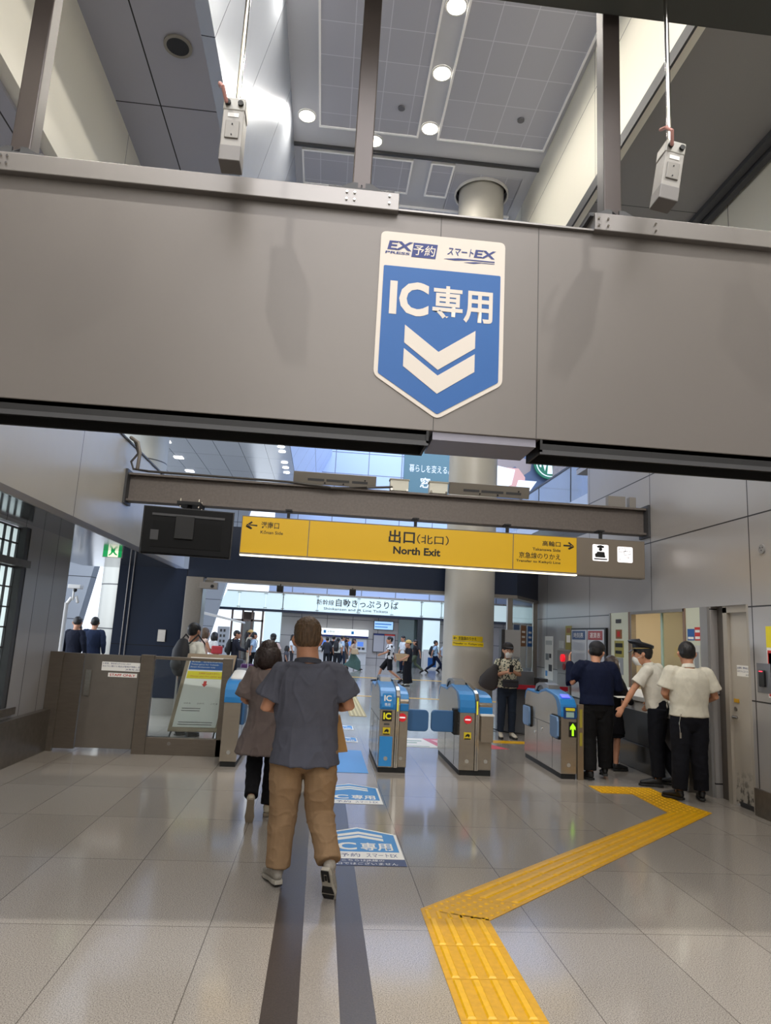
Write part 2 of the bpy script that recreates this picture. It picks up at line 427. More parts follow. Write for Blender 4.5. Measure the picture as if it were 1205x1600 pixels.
# fascia above the left opening and its polished soffit
struct('trim_28', MB().box(-2.95, -2.78, -7, 13.75, 2.72, 4.04), M_fascia)
struct('trim_29', MB().box(-4.7, -2.78, -7, 13.75, 2.66, 2.70), M_mirror)
struct('trim_30', MB().box(-2.79, -2.765, -7, 13.75, 2.655, 2.72), M_beamtrim)
struct('trim_31', MB().box(-4.7, -2.95, -7, 13.75, 4.02, 4.1), M_soffit)
struct('trim_32', MB().box(-2.965, -2.765, -7, 13.75, 4.035, 4.06), M_darkgrey)
# wall behind the photographer and the flank walls high up
struct('wall_back', MB().box(-5, 6, -7.2, -7, 0, 11), M_fascia)
struct('wall_left_upper', MB().box(-4.95, -4.7, -7, 13, 2.66, 6.6), M_fascia)

# navy portal at the end of the gate hall
struct('wall_portal', MB().box(-3.81, -2.56, 13.1, 13.35, 0, 2.66), M_navy)
t = MB()
t.box(-2.56, 3.75, 13.1, 13.4, 2.52, 3.52)
t.hexa([(3.75, 13.1, 2.52), (4.58, 14.4, 2.52), (4.58, 14.7, 2.52), (3.75, 13.4, 2.52), (3.75, 13.1, 3.52), (4.58, 14.4, 3.52), (4.58, 14.7, 3.52), (3.75, 13.4, 3.52)])
struct('trim_33', t, M_navy2)
t = MB().box(-2.2, 3.75, 13.06, 13.42, 2.46, 2.52)
t.hexa([(3.75, 13.06, 2.46), (4.58, 14.36, 2.46), (4.58, 14.7, 2.46), (3.75, 13.42, 2.46), (3.75, 13.06, 2.52), (4.58, 14.36, 2.52), (4.58, 14.7, 2.52), (3.75, 13.42, 2.52)])
struct('trim_34', t, M_steel)
t = MB().box(-2.56, -2.24, 13.0, 13.4, 0, 2.52)
struct('trim_35', t, M_steel, bevel=.01)
struct('trim_36', MB().box(-3.83, -2.2, 13.03, 13.1, 0, .3), M_steel)
t = MB()
for x in (-3.62, -3.54): t.cyl((x, 13.06, .3), (x, 13.06, 2.66), .012)
struct('trim_37', t, M_beamtrim)
# partition right of the portal: steel mullions and glass
for i, (x, y) in enumerate(((3.62, 13.15), (4.53, 14.45))):
    struct('trim_%d' % (38 + i), MB().box(x - .05, x + .05, y - .05, y + .05, 0, 2.46), M_steel)
g = Fr((3.66, 13.18, 0), (.85, 1.30, 0), (0, 0, 1))
struct('window_2', MB().rect(g, 0, 1.48, .3, 2.46, 0, .012), M_glass)

# ------------------------------------------------------------------ far concourse
struct('wall_far', MB().box(-3, 16, 38, 38.4, 3.7, 16), M_wallfar)
struct('wall_far_lower', MB().box(-3, 16, 37.85, 38.5, 0, 3.7), M_wallalcove)
struct('roof_far', MB().box(-14, 20, 15, 38.4, 16, 16.2), M_white).name = 'ceiling_far'
struct('wall_far_right', MB().box(16, 16.3, 13, 38.4, 0, 16), M_wallfar)
t = MB()
for y0, y1 in ((15, 38),):
    t.hexa([(-1.6, y0, 8.35), (-.06, y0, 11.65), (-.06, y0, 16), (-2.1, y0, 16), (-1.6, y1, 8.35), (-.06, y1, 11.65), (-.06, y1, 16), (-2.1, y1, 16)])
struct('trim_40', t, panel_mat('far_side_face', 'c6d2ec', 'YZ', (2.4, 3.2), (.3, .4), .4, 0, seam='7a8090', gap=.04, var=.01))
struct('trim_41', MB().box(-14, -1.6, 13.4, 38, 8.35, 8.6), M_soffit_far)
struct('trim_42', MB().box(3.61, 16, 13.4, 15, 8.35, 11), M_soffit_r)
struct('trim_43', MB().box(-5, 3.75, 14.9, 15.2, 10.7, 16), M_wallfar)
# outer left wall of the concourse: big slanted panels with daylight between them
t = MB()
for (y, xa, xb) in ((21.0, -7.39, -5.97), (33.0, -5.48, -3.58)):
    t.prism(Fr((0, y, 0)), [(-13 if y < 30 else -8.6, 0), (xa, 0), (xb, 8.35), (-13 if y < 30 else -8.6, 8.35)], -.5, 0)
struct('wall_left_far', t, M_slant)
# round clad column seen through the side opening
t = MB().cyl((-4.98, 18.0, 0), (-4.98, 18.0, 8.35), .62, k=40)
ccol = single('clad_column', t, panel_mat('column_cladding', 'b5b4ac', 'XZ', (9, 1.08), (.9, .38), .4, .2, seam='4a4a4a', gap=.03, var=.02),
              'round panel-clad column seen beyond the left side opening, behind the two men in suits', 'column')

# ------------------------------------------------------------------ front beam with its posts
hb = thing('header_beam', 'wide grey metal header beam crossing the hall overhead with the blue shield sign', 'beam', (.4, 3.3, 2.6))
part('panel', MB().box(-3.4, 4.55, 3.2, 3.5, 2.62, 3.78), M_beam, hb, bevel=.004)
part('panel_joints', MB().box(.4785, .4815, 3.1985, 3.2, 2.62, 3.78).box(.998, 1.001, 3.1985, 3.2, 2.62, 3.78), mat('joint_dark', '3a3836', .6), hb)
t = MB().box(-3.4, .25, 3.16, 3.3, 3.765, 3.865).box(1.29, 4.55, 3.16, 3.3, 3.775, 3.875)
part('top_flange', t, M_beamtrim, hb, bevel=.004)
t = MB()
for x in (-1.72, -1.69, -.02, .02, .2, 1.31, 1.36, 1.62):
    for z in (3.80, 3.84): t.cyl((x, 3.162, z), (x, 3.152, z), .006, k=8)
part('flange_rivets', t, M_chrome, hb)
t = MB().box(.25, 1.29, 3.18, 3.5, 3.78, 3.79)
part('top_plate', t, M_beamtrim, hb)
for a, b in ((-3.4, .46), (1.02, 4.55)):
    c = part('shutter_channel', MB().box(a, b, 3.205, 3.225, 2.555, 2.63).box(a, b, 3.42, 3.44, 2.555, 2.63).box(a, b, 3.205, 3.44, 2.6, 2.63).box(a, a + .012, 3.2, 3.44, 2.556, 2.62).box(b - .012, b, 3.2, 3.44, 2.556, 2.62), M_blackmatt, hb)
    part('channel_lip', MB().box(a, b, 3.2, 3.207, 2.545, 2.568), M_darkgrey, c)
part('soffit_plate', MB().box(.48, 1.0, 3.21, 3.48, 2.58, 2.62), mat('grey_lilac', '7c7a84', .45, .3), hb)

for i, (x, lb) in enumerate(((-1.70, 'square grey steel post on the header beam at the far left edge of the photo'),
                              (.055, 'square dark steel post on the header beam, just left of the blue shield sign'),
                              (1.44, 'square grey steel post on the header beam right of the blue shield sign'))):
    p = thing('steel_post', lb, 'post', (x, 3.32, 3.79), group='posts carrying the header beam')
    part('shaft', MB().box(x - .05, x + .05, 3.28, 3.38, 3.885, 5.7), M_post, p, bevel=.006)
    part('base_plate', MB().box(x - .17, x + .17, 3.18, 3.46, 3.866, 3.885).box(x - .10, x + .10, 3.32, 3.46, 3.78, 3.866), M_darkgrey, p)
    g = MB()
    for sx in (-1, 1):
        fr = Fr((x + sx * .05, 3.25, 3.885), (sx, 0, 0), (0, 0, 1)); g.prism(fr, [(-.03, 0), (.12, 0), (.10, .02), (0, .075), (-.03, .075)], -.006, .006)
    g.prism(Fr((x, 3.28, 3.885), (0, -1, 0), (0, 0, 1)), [(0, 0), (.09, 0), (0, .09)], -.004, .004)
    part('gusset', g, M_darkgrey, p)
    for sx in (-.12, .12):
        for y in (3.225, 3.43): part('bolt', MB().cyl((x + sx * 1.15, y, 3.885), (x + sx * 1.15, y, 3.91), .013, k=8), M_steel_d, p)
single('roof_girder', MB().box(-3.6, 4.55, 2.6, 3.2, 5.16, 5.5).box(-3.6, 4.55, 3.2, 3.26, 5.22, 5.5), mat('girder_paint', '4a4d4a', .5, .2),
       'dark girder overhead that the three steel posts hang from', 'girder')
bpy.data.objects['roof_girder'].location.y += .0

# shield sign on the beam
FB = Fr((.495, 3.2, 2.68), (1, 0, 0), (0, 0, 1))
sh = thing('shield_sign', 'white and blue shield sign with double chevron pointing down on the grey header beam', 'sign', (.495, 3.2, 2.68))


def rounded(pts, r, k=4):
    out = []
    n = len(pts)
    for i in range(n):
        p = Vector((*pts[i], 0)); a = Vector((*pts[i - 1], 0)); b = Vector((*pts[(i + 1) % n], 0))
        da = (a - p).normalized(); db = (b - p).normalized()
        p0 = p + da * r; p1 = p + db * r
        for j in range(k + 1):
            s_ = j / k; q = p0 * (1 - s_) ** 2 + p * 2 * s_ * (1 - s_) + p1 * s_ ** 2
            out.append((q.x, q.y))
    return out


W2 = .325
part('plate', MB().prism(FB, rounded([(0, 0), (W2, .205), (W2, .985), (-W2, .985), (-W2, .205)], .03), .001, .006), M_signwhite, sh)
w3 = .303
part('blue_field', MB().prism(FB, rounded([(0, .025), (w3, .215), (w3, .795), (-w3, .795), (-w3, .215)], .008), .006, .008), M_signblue, sh)
t = MB()
for z in (.0, .125):
    t.prism(FB, [(-.18, .26 + z), (-.005, .13 + z), (.18, .26 + z), (.18, .355 + z), (-.005, .225 + z), (-.18, .355 + z)], .008, .010)
part('chevrons', t, M_signwhite, sh)
text('IC', FB, -.265, -.065, .53, .715, .0095, M_signwhite, sh, bold=.035)
text('専用', FB, -.045, .265, .52, .71, .0095, M_signwhite, sh, bold=.022)
text('EX', FB, -.29, -.165, .885, .935, .0075, M_navytext, sh, bold=.03, shear=.2)
text('PRESS', FB, -.30, -.175, .862, .876, .0075, M_navytext, sh, bold=.02, shear=.2)
part('logo_block', MB().prism(FB, [(-.165, .855), (-.04, .855), (-.03, .935), (-.155, .935)], .006, .0075), M_navytext, sh)
text('予約', FB, -.158, -.045, .866, .925, .0085, M_signwhite, sh, bold=.01, shear=.1)
text('スマート', FB, .02, .155, .885, .93, .0075, M_navytext, sh, bold=.015, shear=.15)
text('EX', FB, .16, .27, .885, .93, .0075, M_navytext, sh, bold=.03, shear=.2)
part('logo_swoosh', MB().prism(FB, [(.005, .862), (.08, .872), (.27, .872), (.27, .866), (.14, .866), (.06, .858)], .006, .0075).prism(FB, [(.11, .852), (.17, .86), (.27, .86), (.27, .857), (.2, .857), (.16, .85)], .006, .0075), M_navytext, sh)

# sensor boxes on rods in front of the beam
for i, (x, z0, zr, tilt, lb) in enumerate(((-.565, 3.757, 5.16, 0, 'grey sensor box hanging upright on a thin rod left of the middle post'),
                                         (1.535, 3.80, 5.16, 9, 'grey sensor box hanging tilted on a thin rod right of the right-hand post'))):
    s = thing('sensor_box', lb, 'sensor box', (x, 2.9, z0), group='sensor boxes on rods')
    T = Matrix.Translation((x, 2.9, z0)) @ Matrix.Rotation(math.radians(tilt), 4, 'Y') @ Matrix.Scale(.83, 4)
    xo = x; x = x + math.tan(math.radians(tilt)) * .28
    def tb(mb, T=T):
        me = mb.mesh('m'); me.transform(T); return me
    link('housing', tb(MB().box(-.058, .058, -.06, .06, 0, .27)), mat('box_grey', '8a8782', .45, .3), s, bevel=.004)
    link('front_cover', tb(MB().box(-.038, .038, -.068, -.06, .09, .20)), mat('box_cover', '7c7974', .4, .4), s, bevel=.003)
    link('bottom_cap', tb(MB().box(-.059, .059, -.062, .062, -.045, .05)), mat('box_cap', '6f6c6a', .45, .3), s, bevel=.004)
    link('bracket', tb(MB().box(-.062, .062, -.06, .062, .27, .35)), mat('bracket_grey', '9a9892', .4, .4), s, bevel=.006)
    g = MB()
    for xx in (-.035, .035): g.cyl((xx, -.062, .31), (xx, -.075, .31), .016, k=12)
    link('cable_glands', tb(g), M_blackmatt, s)
    link('name_plate', tb(MB().box(-.03, .03, -.0625, -.06, .225, .25)), M_white, s)
    link('screws', tb(MB().cyl((0, -.068, .11), (0, -.072, .11), .004, k=8).cyl((0, -.068, .175), (0, -.072, .175), .004, k=8)), M_black, s)
    part('rod', MB().cyl((x, 2.92, z0 + .27), (x, 2.92, 5.16), .012, k=12), M_chrome, s)
    g = MB().tube([Vector((x - .035, 2.83, z0 + .25)), Vector((x - .05, 2.80, z0 + .30)), Vector((x - .07, 2.82, z0 + .33)), Vector((x - .075, 2.86, z0 + .35))], [.009] * 4, k=8)
    part('cable', g, mat('pink_cable', 'b08078', .5), s)

# ------------------------------------------------------------------ column
cl = thing('round_column', 'big round grey column standing behind the ticket gates up to the ceiling', 'column', (colx, coly, 0))
t = MB().tube([(colx, coly, z) for z in (0, 3.2, 3.21, 10.9)], [.46, .46, .46, .46], k=64, round_ends=False)
part('shaft', t, mat('column_paint', 'bab6ac', .42, .1, noise_amt=.05, nscale=2), cl)
fr = Fr((0, 0, 0))
yp = thing('transfer_notice', 'small yellow notice with black arrow taped on the round column', 'sign', (2.5, 12.1, 1.5))
def curved(x0, x1, z0, z1, r=.464, th=.003, k=10):
    rings = []
    for i in range(k + 1):
        x = x0 + (x1 - x0) * i / k; dx = (x - colx); a = dx / .46
        for_ = []
        for rr, z in ((r, z0), (r, z1), (r + th, z1), (r + th, z0)):
            for_.append(Vector((colx + rr * math.sin(a), coly - rr * math.cos(a), z)))
        rings.append(for_)
    return MB().loft(rings)
part('upper_strip', curved(2.30, 2.86, 1.60, 1.69), mat('notice_yellow', 'e8c800', .5), yp)
part('lower_strip', curved(2.30, 2.88, 1.51, 1.59), mat('notice_yellow', 'e8c800', .5), yp)
def curved_text(s, x0, x1, z0, z1, parent, name='lettering', m=None, bold=.01):
    me = text_mesh(s, bold); xs = [v.co.x for v in me.vertices]; ys = [v.co.y for v in me.vertices]
    for v in me.vertices:
        x = x0 + (v.co.x - min(xs)) / (max(xs) - min(xs)) * (x1 - x0) - colx; z = z0 + (v.co.y - min(ys)) / (max(ys) - min(ys)) * (z1 - z0)
        a = x / .46; v.co = Vector((colx + .4685 * math.sin(a), coly - .4685 * math.cos(a), z))
    return link(name, me, m or M_blacktext, parent)
curved_text('京急線のりかえ', 2.42, 2.74, 1.615, 1.675, yp)
curved_text('Transfer to Keikyu Line', 2.32, 2.86, 1.53, 1.57, yp)
curved_text('←', 2.32, 2.39, 1.62, 1.67, yp, 'arrow', bold=.03)

# ------------------------------------------------------------------ steel cross beam with sign, monitor and boxes
gb = thing('cross_girder', 'grey steel H-girder spanning the hall behind the header beam with the yellow sign under it', 'girder', (.9, 9.45, 3.22))
t = MB().box(-2.76, 4.6, 9.36, 9.56, 3.60, 3.63).box(-2.76, 4.6, 9.36, 9.56, 3.24, 3.27).box(-2.76, 4.6, 9.45, 9.47, 3.27, 3.60)
part('web_and_flanges', t, mat('girder_brown', '6c645e', .5, .3, noise_amt=.15, nscale=30), gb, bevel=.003)
part('end_plate', MB().box(4.57, 4.6, 9.3, 9.6, 3.2, 3.67), M_darkgrey, gb)
part('end_plate', MB().box(-2.78, -2.75, 9.3, 9.6, 3.2, 3.67), M_darkgrey, gb)
for k, (x, lb) in enumerate(((.05, 'long flat grey lamp housing on the cross girder, left of the beige boxes'), (2.26, 'long flat grey lamp housing on the cross girder, right of the beige boxes'))):
    l = thing('lamp_housing', lb, 'lamp', (x, 9.45, 3.63), group='lamp housings on the cross girder')
    fr = Fr((x, 9.40, 3.65), (1, 0, 0), (0, -.25, 1))
    part('casing', MB().rect(fr, -.58, .58, 0, .17, -.12, 0), mat('lamp_casing', '7c766c', .45, .4), l, bevel=.004)
    t = MB()
    for a, b in ((-.38, -.15), (-.12, .2), (.24, .46)): t.rect(fr, a, b, .05, .085, 0, .003)
    part('recess_panels', t, M_darkgrey, l)
    part('catches', MB().disc(fr, -.14, .03, .012, 0, .01, 10).disc(fr, .12, .03, .012, 0, .01, 10).disc(fr, .42, .1, .012, 0, .01, 10), M_black, l)
for k, (x, lb) in enumerate(((.96, 'beige junction box on the cross girder, the left one of the two'), (1.52, 'beige junction box on the cross girder, the right one of the two'))):
    j = thing('junction_box', lb, 'junction box', (x, 9.42, 3.63), group='beige junction boxes')
    part('case', MB().box(x - .13, x + .13, 9.37, 9.5, 3.64, 3.80), M_cream, j, bevel=.004)
    part('lid', MB().box(x - .14, x + .14, 9.36, 9.51, 3.79, 3.81), mat('beige_lid', '9c9686', .5), j)
    part('clamps', MB().cyl((x - .11, 9.355, 3.65), (x - .11, 9.34, 3.65), .018, k=8).cyl((x + .11, 9.355, 3.65), (x + .11, 9.34, 3.65), .018, k=8), M_chrome, j)
for x0, x1, lb in ((4.02, 4.28, 'grey box on the right end of the cross girder beside the wall'), (4.34, 4.44, 'narrow grey box on the cross girder right against the wall')):
    single('switch_box', MB().box(x0, x1, 9.4, 9.5, 3.63, 3.79), mat('box_taupe', '7f7a74', .5), lb, 'junction box', bevel=.004)
pts = [(-2.74, 9.36, 4.10), (-2.70, 9.36, 4.02), (-2.66, 9.36, 3.9), (-2.74, 9.36, 3.78), (-2.70, 9.36, 3.68), (-2.5, 9.355, 3.66), (-1.6, 9.35, 3.655), (-.6, 9.35, 3.65), (.0, 9.33, 3.61), (.5, 9.33, 3.64), (.85, 9.36, 3.68)]
single('power_cable', MB().tube(pts, [.017] * len(pts), k=8), mat('grey_cable', '3c3834', .5), 'thick dark cable running along the top of the cross girder from the left wall', 'cable')
single('conduit_bend', MB().tube([(-2.76, 9.3, 4.1), (-2.66, 9.3, 4.04), (-2.62, 9.3, 3.9), (-2.63, 9.3, 3.68)], [.025] * 4, k=10), mat('conduit_grey', '77716a', .45, .3), 'bent grey conduit at the left end of the cross girder', 'pipe')

# yellow direction sign
YS = 9.2
FY = Fr((0, YS, 2.6), (1, 0, 0), (0, 0, 1))
ys = thing('direction_sign', 'long yellow hanging sign pointing to the North Exit', 'sign', (1.65, YS + .1, 2.6))
part('housing', MB().box(-1.16, 4.46, YS, YS + .16, 2.585, 3.115), mat('sign_housing', '736a5f', .45, .3), ys, bevel=.003)
for a, b in ((-1.15, -.262), (-.25, 2.56), (2.572, 3.47)): part('yellow_panel', MB().rect(FY, a, b, .015, .50, 0, .004), M_yellow, ys)
part('grey_panel', MB().rect(FY, 3.48, 4.45, .0, .505, 0, .003), mat('sign_taupe', '7d7366', .45, .2), ys)
t = MB().box(-1.15, 3.47, YS - .02, YS + .05, 2.572, 2.588)
part('light_strip', t, mat('sign_tube', 'ffffff', .4, emit=2.2, ecol='fff2c8'), ys)
N = .0055
text('港南口', FY, -.90, -.66, .355, .445, N, M_blacktext, ys, bold=.01)
text('Kōnan Side', FY, -.90, -.60, .28, .325, N, M_blacktext, ys, bold=.01)
text('←', FY, -1.10, -.95, .33, .44, N, M_blacktext, ys, 'arrow', bold=.03)
text('出口', FY, .83, 1.19, .27, .45, N, M_blacktext, ys, bold=.022)
text('（北口）', FY, 1.22, 1.66, .28, .41, N, M_blacktext, ys, bold=.008)
text('North Exit', FY, .90, 1.55, .12, .225, N, M_blacktext, ys, bold=.03)
text('高輪口', FY, 2.98, 3.24, .36, .435, N, M_blacktext, ys, bold=.01)
text('Takanawa Side', FY, 2.84, 3.24, .29, .33, N, M_blacktext, ys, bold=.015)
text('→', FY, 3.28, 3.43, .33, .44, N, M_blacktext, ys, 'arrow', bold=.03)
text('京急線のりかえ', FY, 2.65, 3.24, .175, .26, N, M_blacktext, ys, bold=.01)
text('Transfer to Keikyū Line', FY, 2.61, 3.24, .11, .155, N, M_blacktext, ys, bold=.015)
pk = part('staff_pictogram_panel', MB().rrect(FY, 3.70, 3.93, .20, .43, .02, .003, .006), M_lit, ys)
t = MB()
t.disc(FY, 3.815, .365, .026, .006, .008)
t.prism(FY, [(3.77, .385), (3.86, .385), (3.87, .41), (3.815, .425), (3.76, .41)], .006, .0085)
t.prism(FY, [(3.765, .33), (3.87, .33), (3.885, .25), (3.74, .25)], .006, .008)
t.prism(FY, [(3.735, .30), (3.755, .31), (3.78, .27), (3.77, .25), (3.735, .26)], .006, .0085)
t.rect(FY, 3.72, 3.91, .218, .236, .006, .008)
part('staff_figure', t, M_blacktext, pk)
pk = part('ticket_pictogram_panel', MB().rrect(FY, 4.06, 4.28, .20, .42, .02, .003, .006), M_lit, ys)
t = MB()
for (cx_, cy_, a) in ((4.13, .375, .25), (4.20, .335, .2)):
    ca, sa = math.cos(a), math.sin(a)
    q = [(cx_ + x * ca - y * sa, cy_ + x * sa + y * ca) for x, y in ((-.045, -.025), (.045, -.025), (.045, .025), (-.045, .025))]
    for i in range(4):
        (x0, y0), (x1, y1) = q[i], q[(i + 1) % 4]; dx, dy = x1 - x0, y1 - y0; L = math.hypot(dx, dy); nx, ny = -dy / L * .0025, dx / L * .0025
        t.prism(FY, [(x0 - nx, y0 - ny), (x1 - nx, y1 - ny), (x1 + nx, y1 + ny), (x0 + nx, y0 + ny)], .006, .008)
part('tickets', t, M_blacktext, pk)
text('こちらの自動・', FY, 4.085, 4.25, .255, .285, .0075, M_blacktext, pk)
text('有人のきっぷ', FY, 4.085, 4.25, .22, .25, .0075, M_blacktext, pk)
for x in (-.55, 1.2, 2.5, 3.85): part('hanger', MB().box(x - .02, x + .02, YS + .06, YS + .1, 3.11, 3.25).box(x - .045, x + .045, YS + .04, YS + .2, 3.225, 3.245), M_blackmatt, ys)

# monitor seen from behind
mn = thing('monitor', 'black flat monitor seen from behind, hanging from the cross girder', 'monitor', (-1.83, 9.2, 2.52))
fr = Fr((-1.83, 9.05, 2.52), (1, .12, 0), (0, 0, 1))
part('back_shell', MB().rect(fr, -.56, .56, 0, .60, -.05, 0), mat('monitor_black', '0a0a0c', .55, spec=.2), mn, bevel=.006)
part('bezel', MB().rect(fr, -.58, .58, -.015, .615, -.07, -.04), M_black, mn)
part('vent_panel', MB().rect(fr, -.46, .46, .49, .52, 0, .012), M_darkgrey, mn)
part('mount_plate', MB().rect(fr, -.16, .08, .2, .5, 0, .03), M_blackmatt, mn, bevel=.004)
part('raised_cover', MB().rect(fr, -.44, .44, .08, .42, 0, .006), mat('monitor_cover', '060607', .6, spec=.2), mn)
part('label_plate', MB().rect(fr, -.46, -.36, .17, .30, .006, .008), M_darkgrey, mn)
part('stem', MB().cyl((-1.87, 9.12, 2.9), (-1.87, 9.25, 3.22), .035), M_blackmatt, mn)
part('ceiling_bracket', MB().box(-2.02, -1.72, 9.12, 9.5, 3.20, 3.24), M_blackmatt, mn)
for x in (-1.99, -1.75):
    for y in (9.2, 9.42): part('bolt', MB().cyl((x, y, 3.17), (x, y, 3.29), .012, k=8), M_chrome, mn)

# emergency exit sign
ex = thing('exit_sign', 'green lit running-man exit sign hanging under the left soffit', 'sign', (-3.18, 10.5, 2.57))
fr = Fr((-3.185, 10.5, 2.56), (1, 0, 0), (0, 0, 1))
part('box', MB().rect(fr, -.14, .14, 0, .22, -.04, 0), M_white, ex)
part('green_face', MB().rect(fr, -.135, .135, .005, .215, 0, .003), mat('exit_green', '0c9a52', .4, emit=.8), ex)
part('doorway', MB().rect(fr, -.065, .085, .005, .19, .003, .005), mat('exit_light', 'f4f6d8', .4, emit=1.0), ex)
t = MB().disc(fr, .0, .172, .02, .005, .007, 12)
t.prism(fr, [(-.035, .145), (.02, .152), (.038, .09), (-.02, .078)], .005, .007)
t.prism(fr, [(-.01, .095), (.02, .10), (.05, .06), (.075, .045), (.065, .03), (.035, .045)], .005, .007)
t.prism(fr, [(-.01, .095), (.015, .085), (-.01, .045), (-.045, .02), (-.055, .035), (-.03, .055)], .005, .007)
t.prism(fr, [(.01, .145), (.045, .122), (.068, .128), (.066, .112), (.042, .106), (.01, .125)], .005, .007)
t.prism(fr, [(-.03, .148), (-.062, .135), (-.058, .10), (-.045, .10), (-.045, .122), (-.02, .13)], .005, .007)
part('running_figure', t, mat('exit_green', '0c9a52'), ex)
part('hanger', MB().box(-3.2, -3.17, 10.5, 10.53, 2.77, 2.80), M_white, ex)

# small cameras / speakers hanging under the portal
for x, y, z, lb in ((-.82, 13.0, 2.39, 'small black camera hanging under the portal lintel, left one of two'), (.54, 13.0, 2.40, 'small black camera hanging under the portal lintel, right one of two')):
    c = thing('hanging_camera', lb, 'camera', (x, y, z), group='cameras under the lintel')
    part('body', MB().box(x - .06, x + .06, y - .1, y + .08, z - .07, z + .05), M_black, c, bevel=.01)
    part('lens_hood', MB().cyl((x, y - .12, z - .01), (x, y - .1, z - .01), .035), M_blackmatt, c)
    part('stem', MB().cyl((x, y + .02, z + .04), (x, y + .06, 2.47), .012), M_black, c)
c = thing('sensor_unit', 'grey box sensor under the soffit at the top of the steel portal post', 'sensor', (-2.1, 12.9, 2.3))
part('case', MB().box(-2.28, -1.96, 12.85, 13.0, 2.30, 2.42), mat('sensor_grey', '8a8580', .4, .3), c, bevel=.006)
part('eye', MB().cyl((-2.05, 12.85, 2.35), (-2.05, 12.84, 2.35), .03), M_black, c)
part('bracket', MB().box(-2.2, -2.04, 12.9, 13.0, 2.42, 2.465), M_chrome, c)

# ceiling downlights
DL = [(1.35, y) for y in (8.39, 9.61, 10.86, 7.1, 5.8, 4.5, 3.2, 1.9, .6, -.7, -2.0)] + [(-.87, y) for y in (10.89, 8.3, 5.7, 3.1, .5)] + [(.37, 11.33)]
first = None
for k, (x, y) in enumerate(DL):
    if y > 8 :
        nm = {(1.35, 8.39): 'top one of the row of three', (1.35, 9.61): 'middle one of the row of three', (1.35, 10.86): 'lowest one of the row of three in the picture'}.get((x, y), None)
        lb = 'round glowing ceiling downlight, ' + nm if nm else {(-.87, 10.89): 'round glowing downlight beside the pale sloping face on the ceiling left strip',
              (-.87, 8.3): 'round ceiling downlight on the left strip, cut by the top of the picture', (.37, 11.33): 'round downlight half hidden behind the middle steel post', (2.5, 11.33): 'round ceiling downlight in the cross band nearest the column'}[(x, y)]
        o = thing('downlight', lb, 'downlight', (x, y, ZC - .03), group='ceiling downlights')
        part('rim', MB().loft([[Vector((x + c * r, y + s * r, z)) for c, s in ringpts[::2]] for r, z in ((.165, ZC - .001), (.165, ZC - .02), (.14, ZC - .02), (.14, ZC - .001))], cap=False), M_white, o)
        part('lens', MB().disc(Fr((x, y, ZC - .004), (1, 0, 0), (0, -1, 0)), 0, 0, .142, 0, .012), M_lamp, o)
    spot('downlight_beam', (x, y, ZC - .05), (0, 0, 0), 125 if y > 3.3 else 60, (1.0, .94, .84), 172, blend=.35)
# grille in the left soffit and small round fittings
o = thing('round_vent', 'round dark grille set in the grey soffit upper left', 'vent', (-2.15, 7.2, 8.33))
part('grille', MB().disc(Fr((-2.15, 7.2, 8.355), (1, 0, 0), (0, -1, 0)), 0, 0, .13, 0, .015), M_black, o)
part('rim', MB().loft([[Vector((-2.15 + c * r, 7.2 + s_ * r, z)) for c, s_ in ringpts[::2]] for r, z in ((.165, 8.355), (.165, 8.335), (.13, 8.335), (.13, 8.355))], cap=False), mat('rim_brass', '8f8a80', .4, .4), o)
for x, y, lb in ((.78, 10.41, 'small round ceiling fitting left of the downlight row'), (2.89, 10.37, 'small round ceiling fitting in the tiles above the column')):
    single('ceiling_sensor', MB().disc(Fr((x, y, ZC - .032), (1, 0, 0), (0, -1, 0)), 0, 0, .06, 0, .03), mat('fitting_grey', '6a6a70', .5), lb, 'sensor', group='small ceiling fittings')

# ------------------------------------------------------------------ ticket gates
def gate_profile():
    # side outline (y from the front, z up) of the cabinet
    return [(0, .06), (0, .80), (.02, .88), (.07, .94), (.16, .975), (.35, 1.0), (.62, 1.03), (.80, 1.0), (.92, .955), (1.30, .955), (1.42, .97), (1.5, .93), (1.54, .85), (1.54, .06)]


TOP = [(-.006, .735), (-.006, .80), (.015, .885), (.07, .947), (.16, .982), (.35, 1.008), (.62, 1.038), (.80, 1.006), (.92, .962), (1.30, .962), (1.42, .977), (1.505, .935), (1.546, .85)]


def band(tops, drop=.012):
    """closed outline of a thin skin following the top"""
    return tops + [(y, z - drop) for y, z in reversed(tops)]


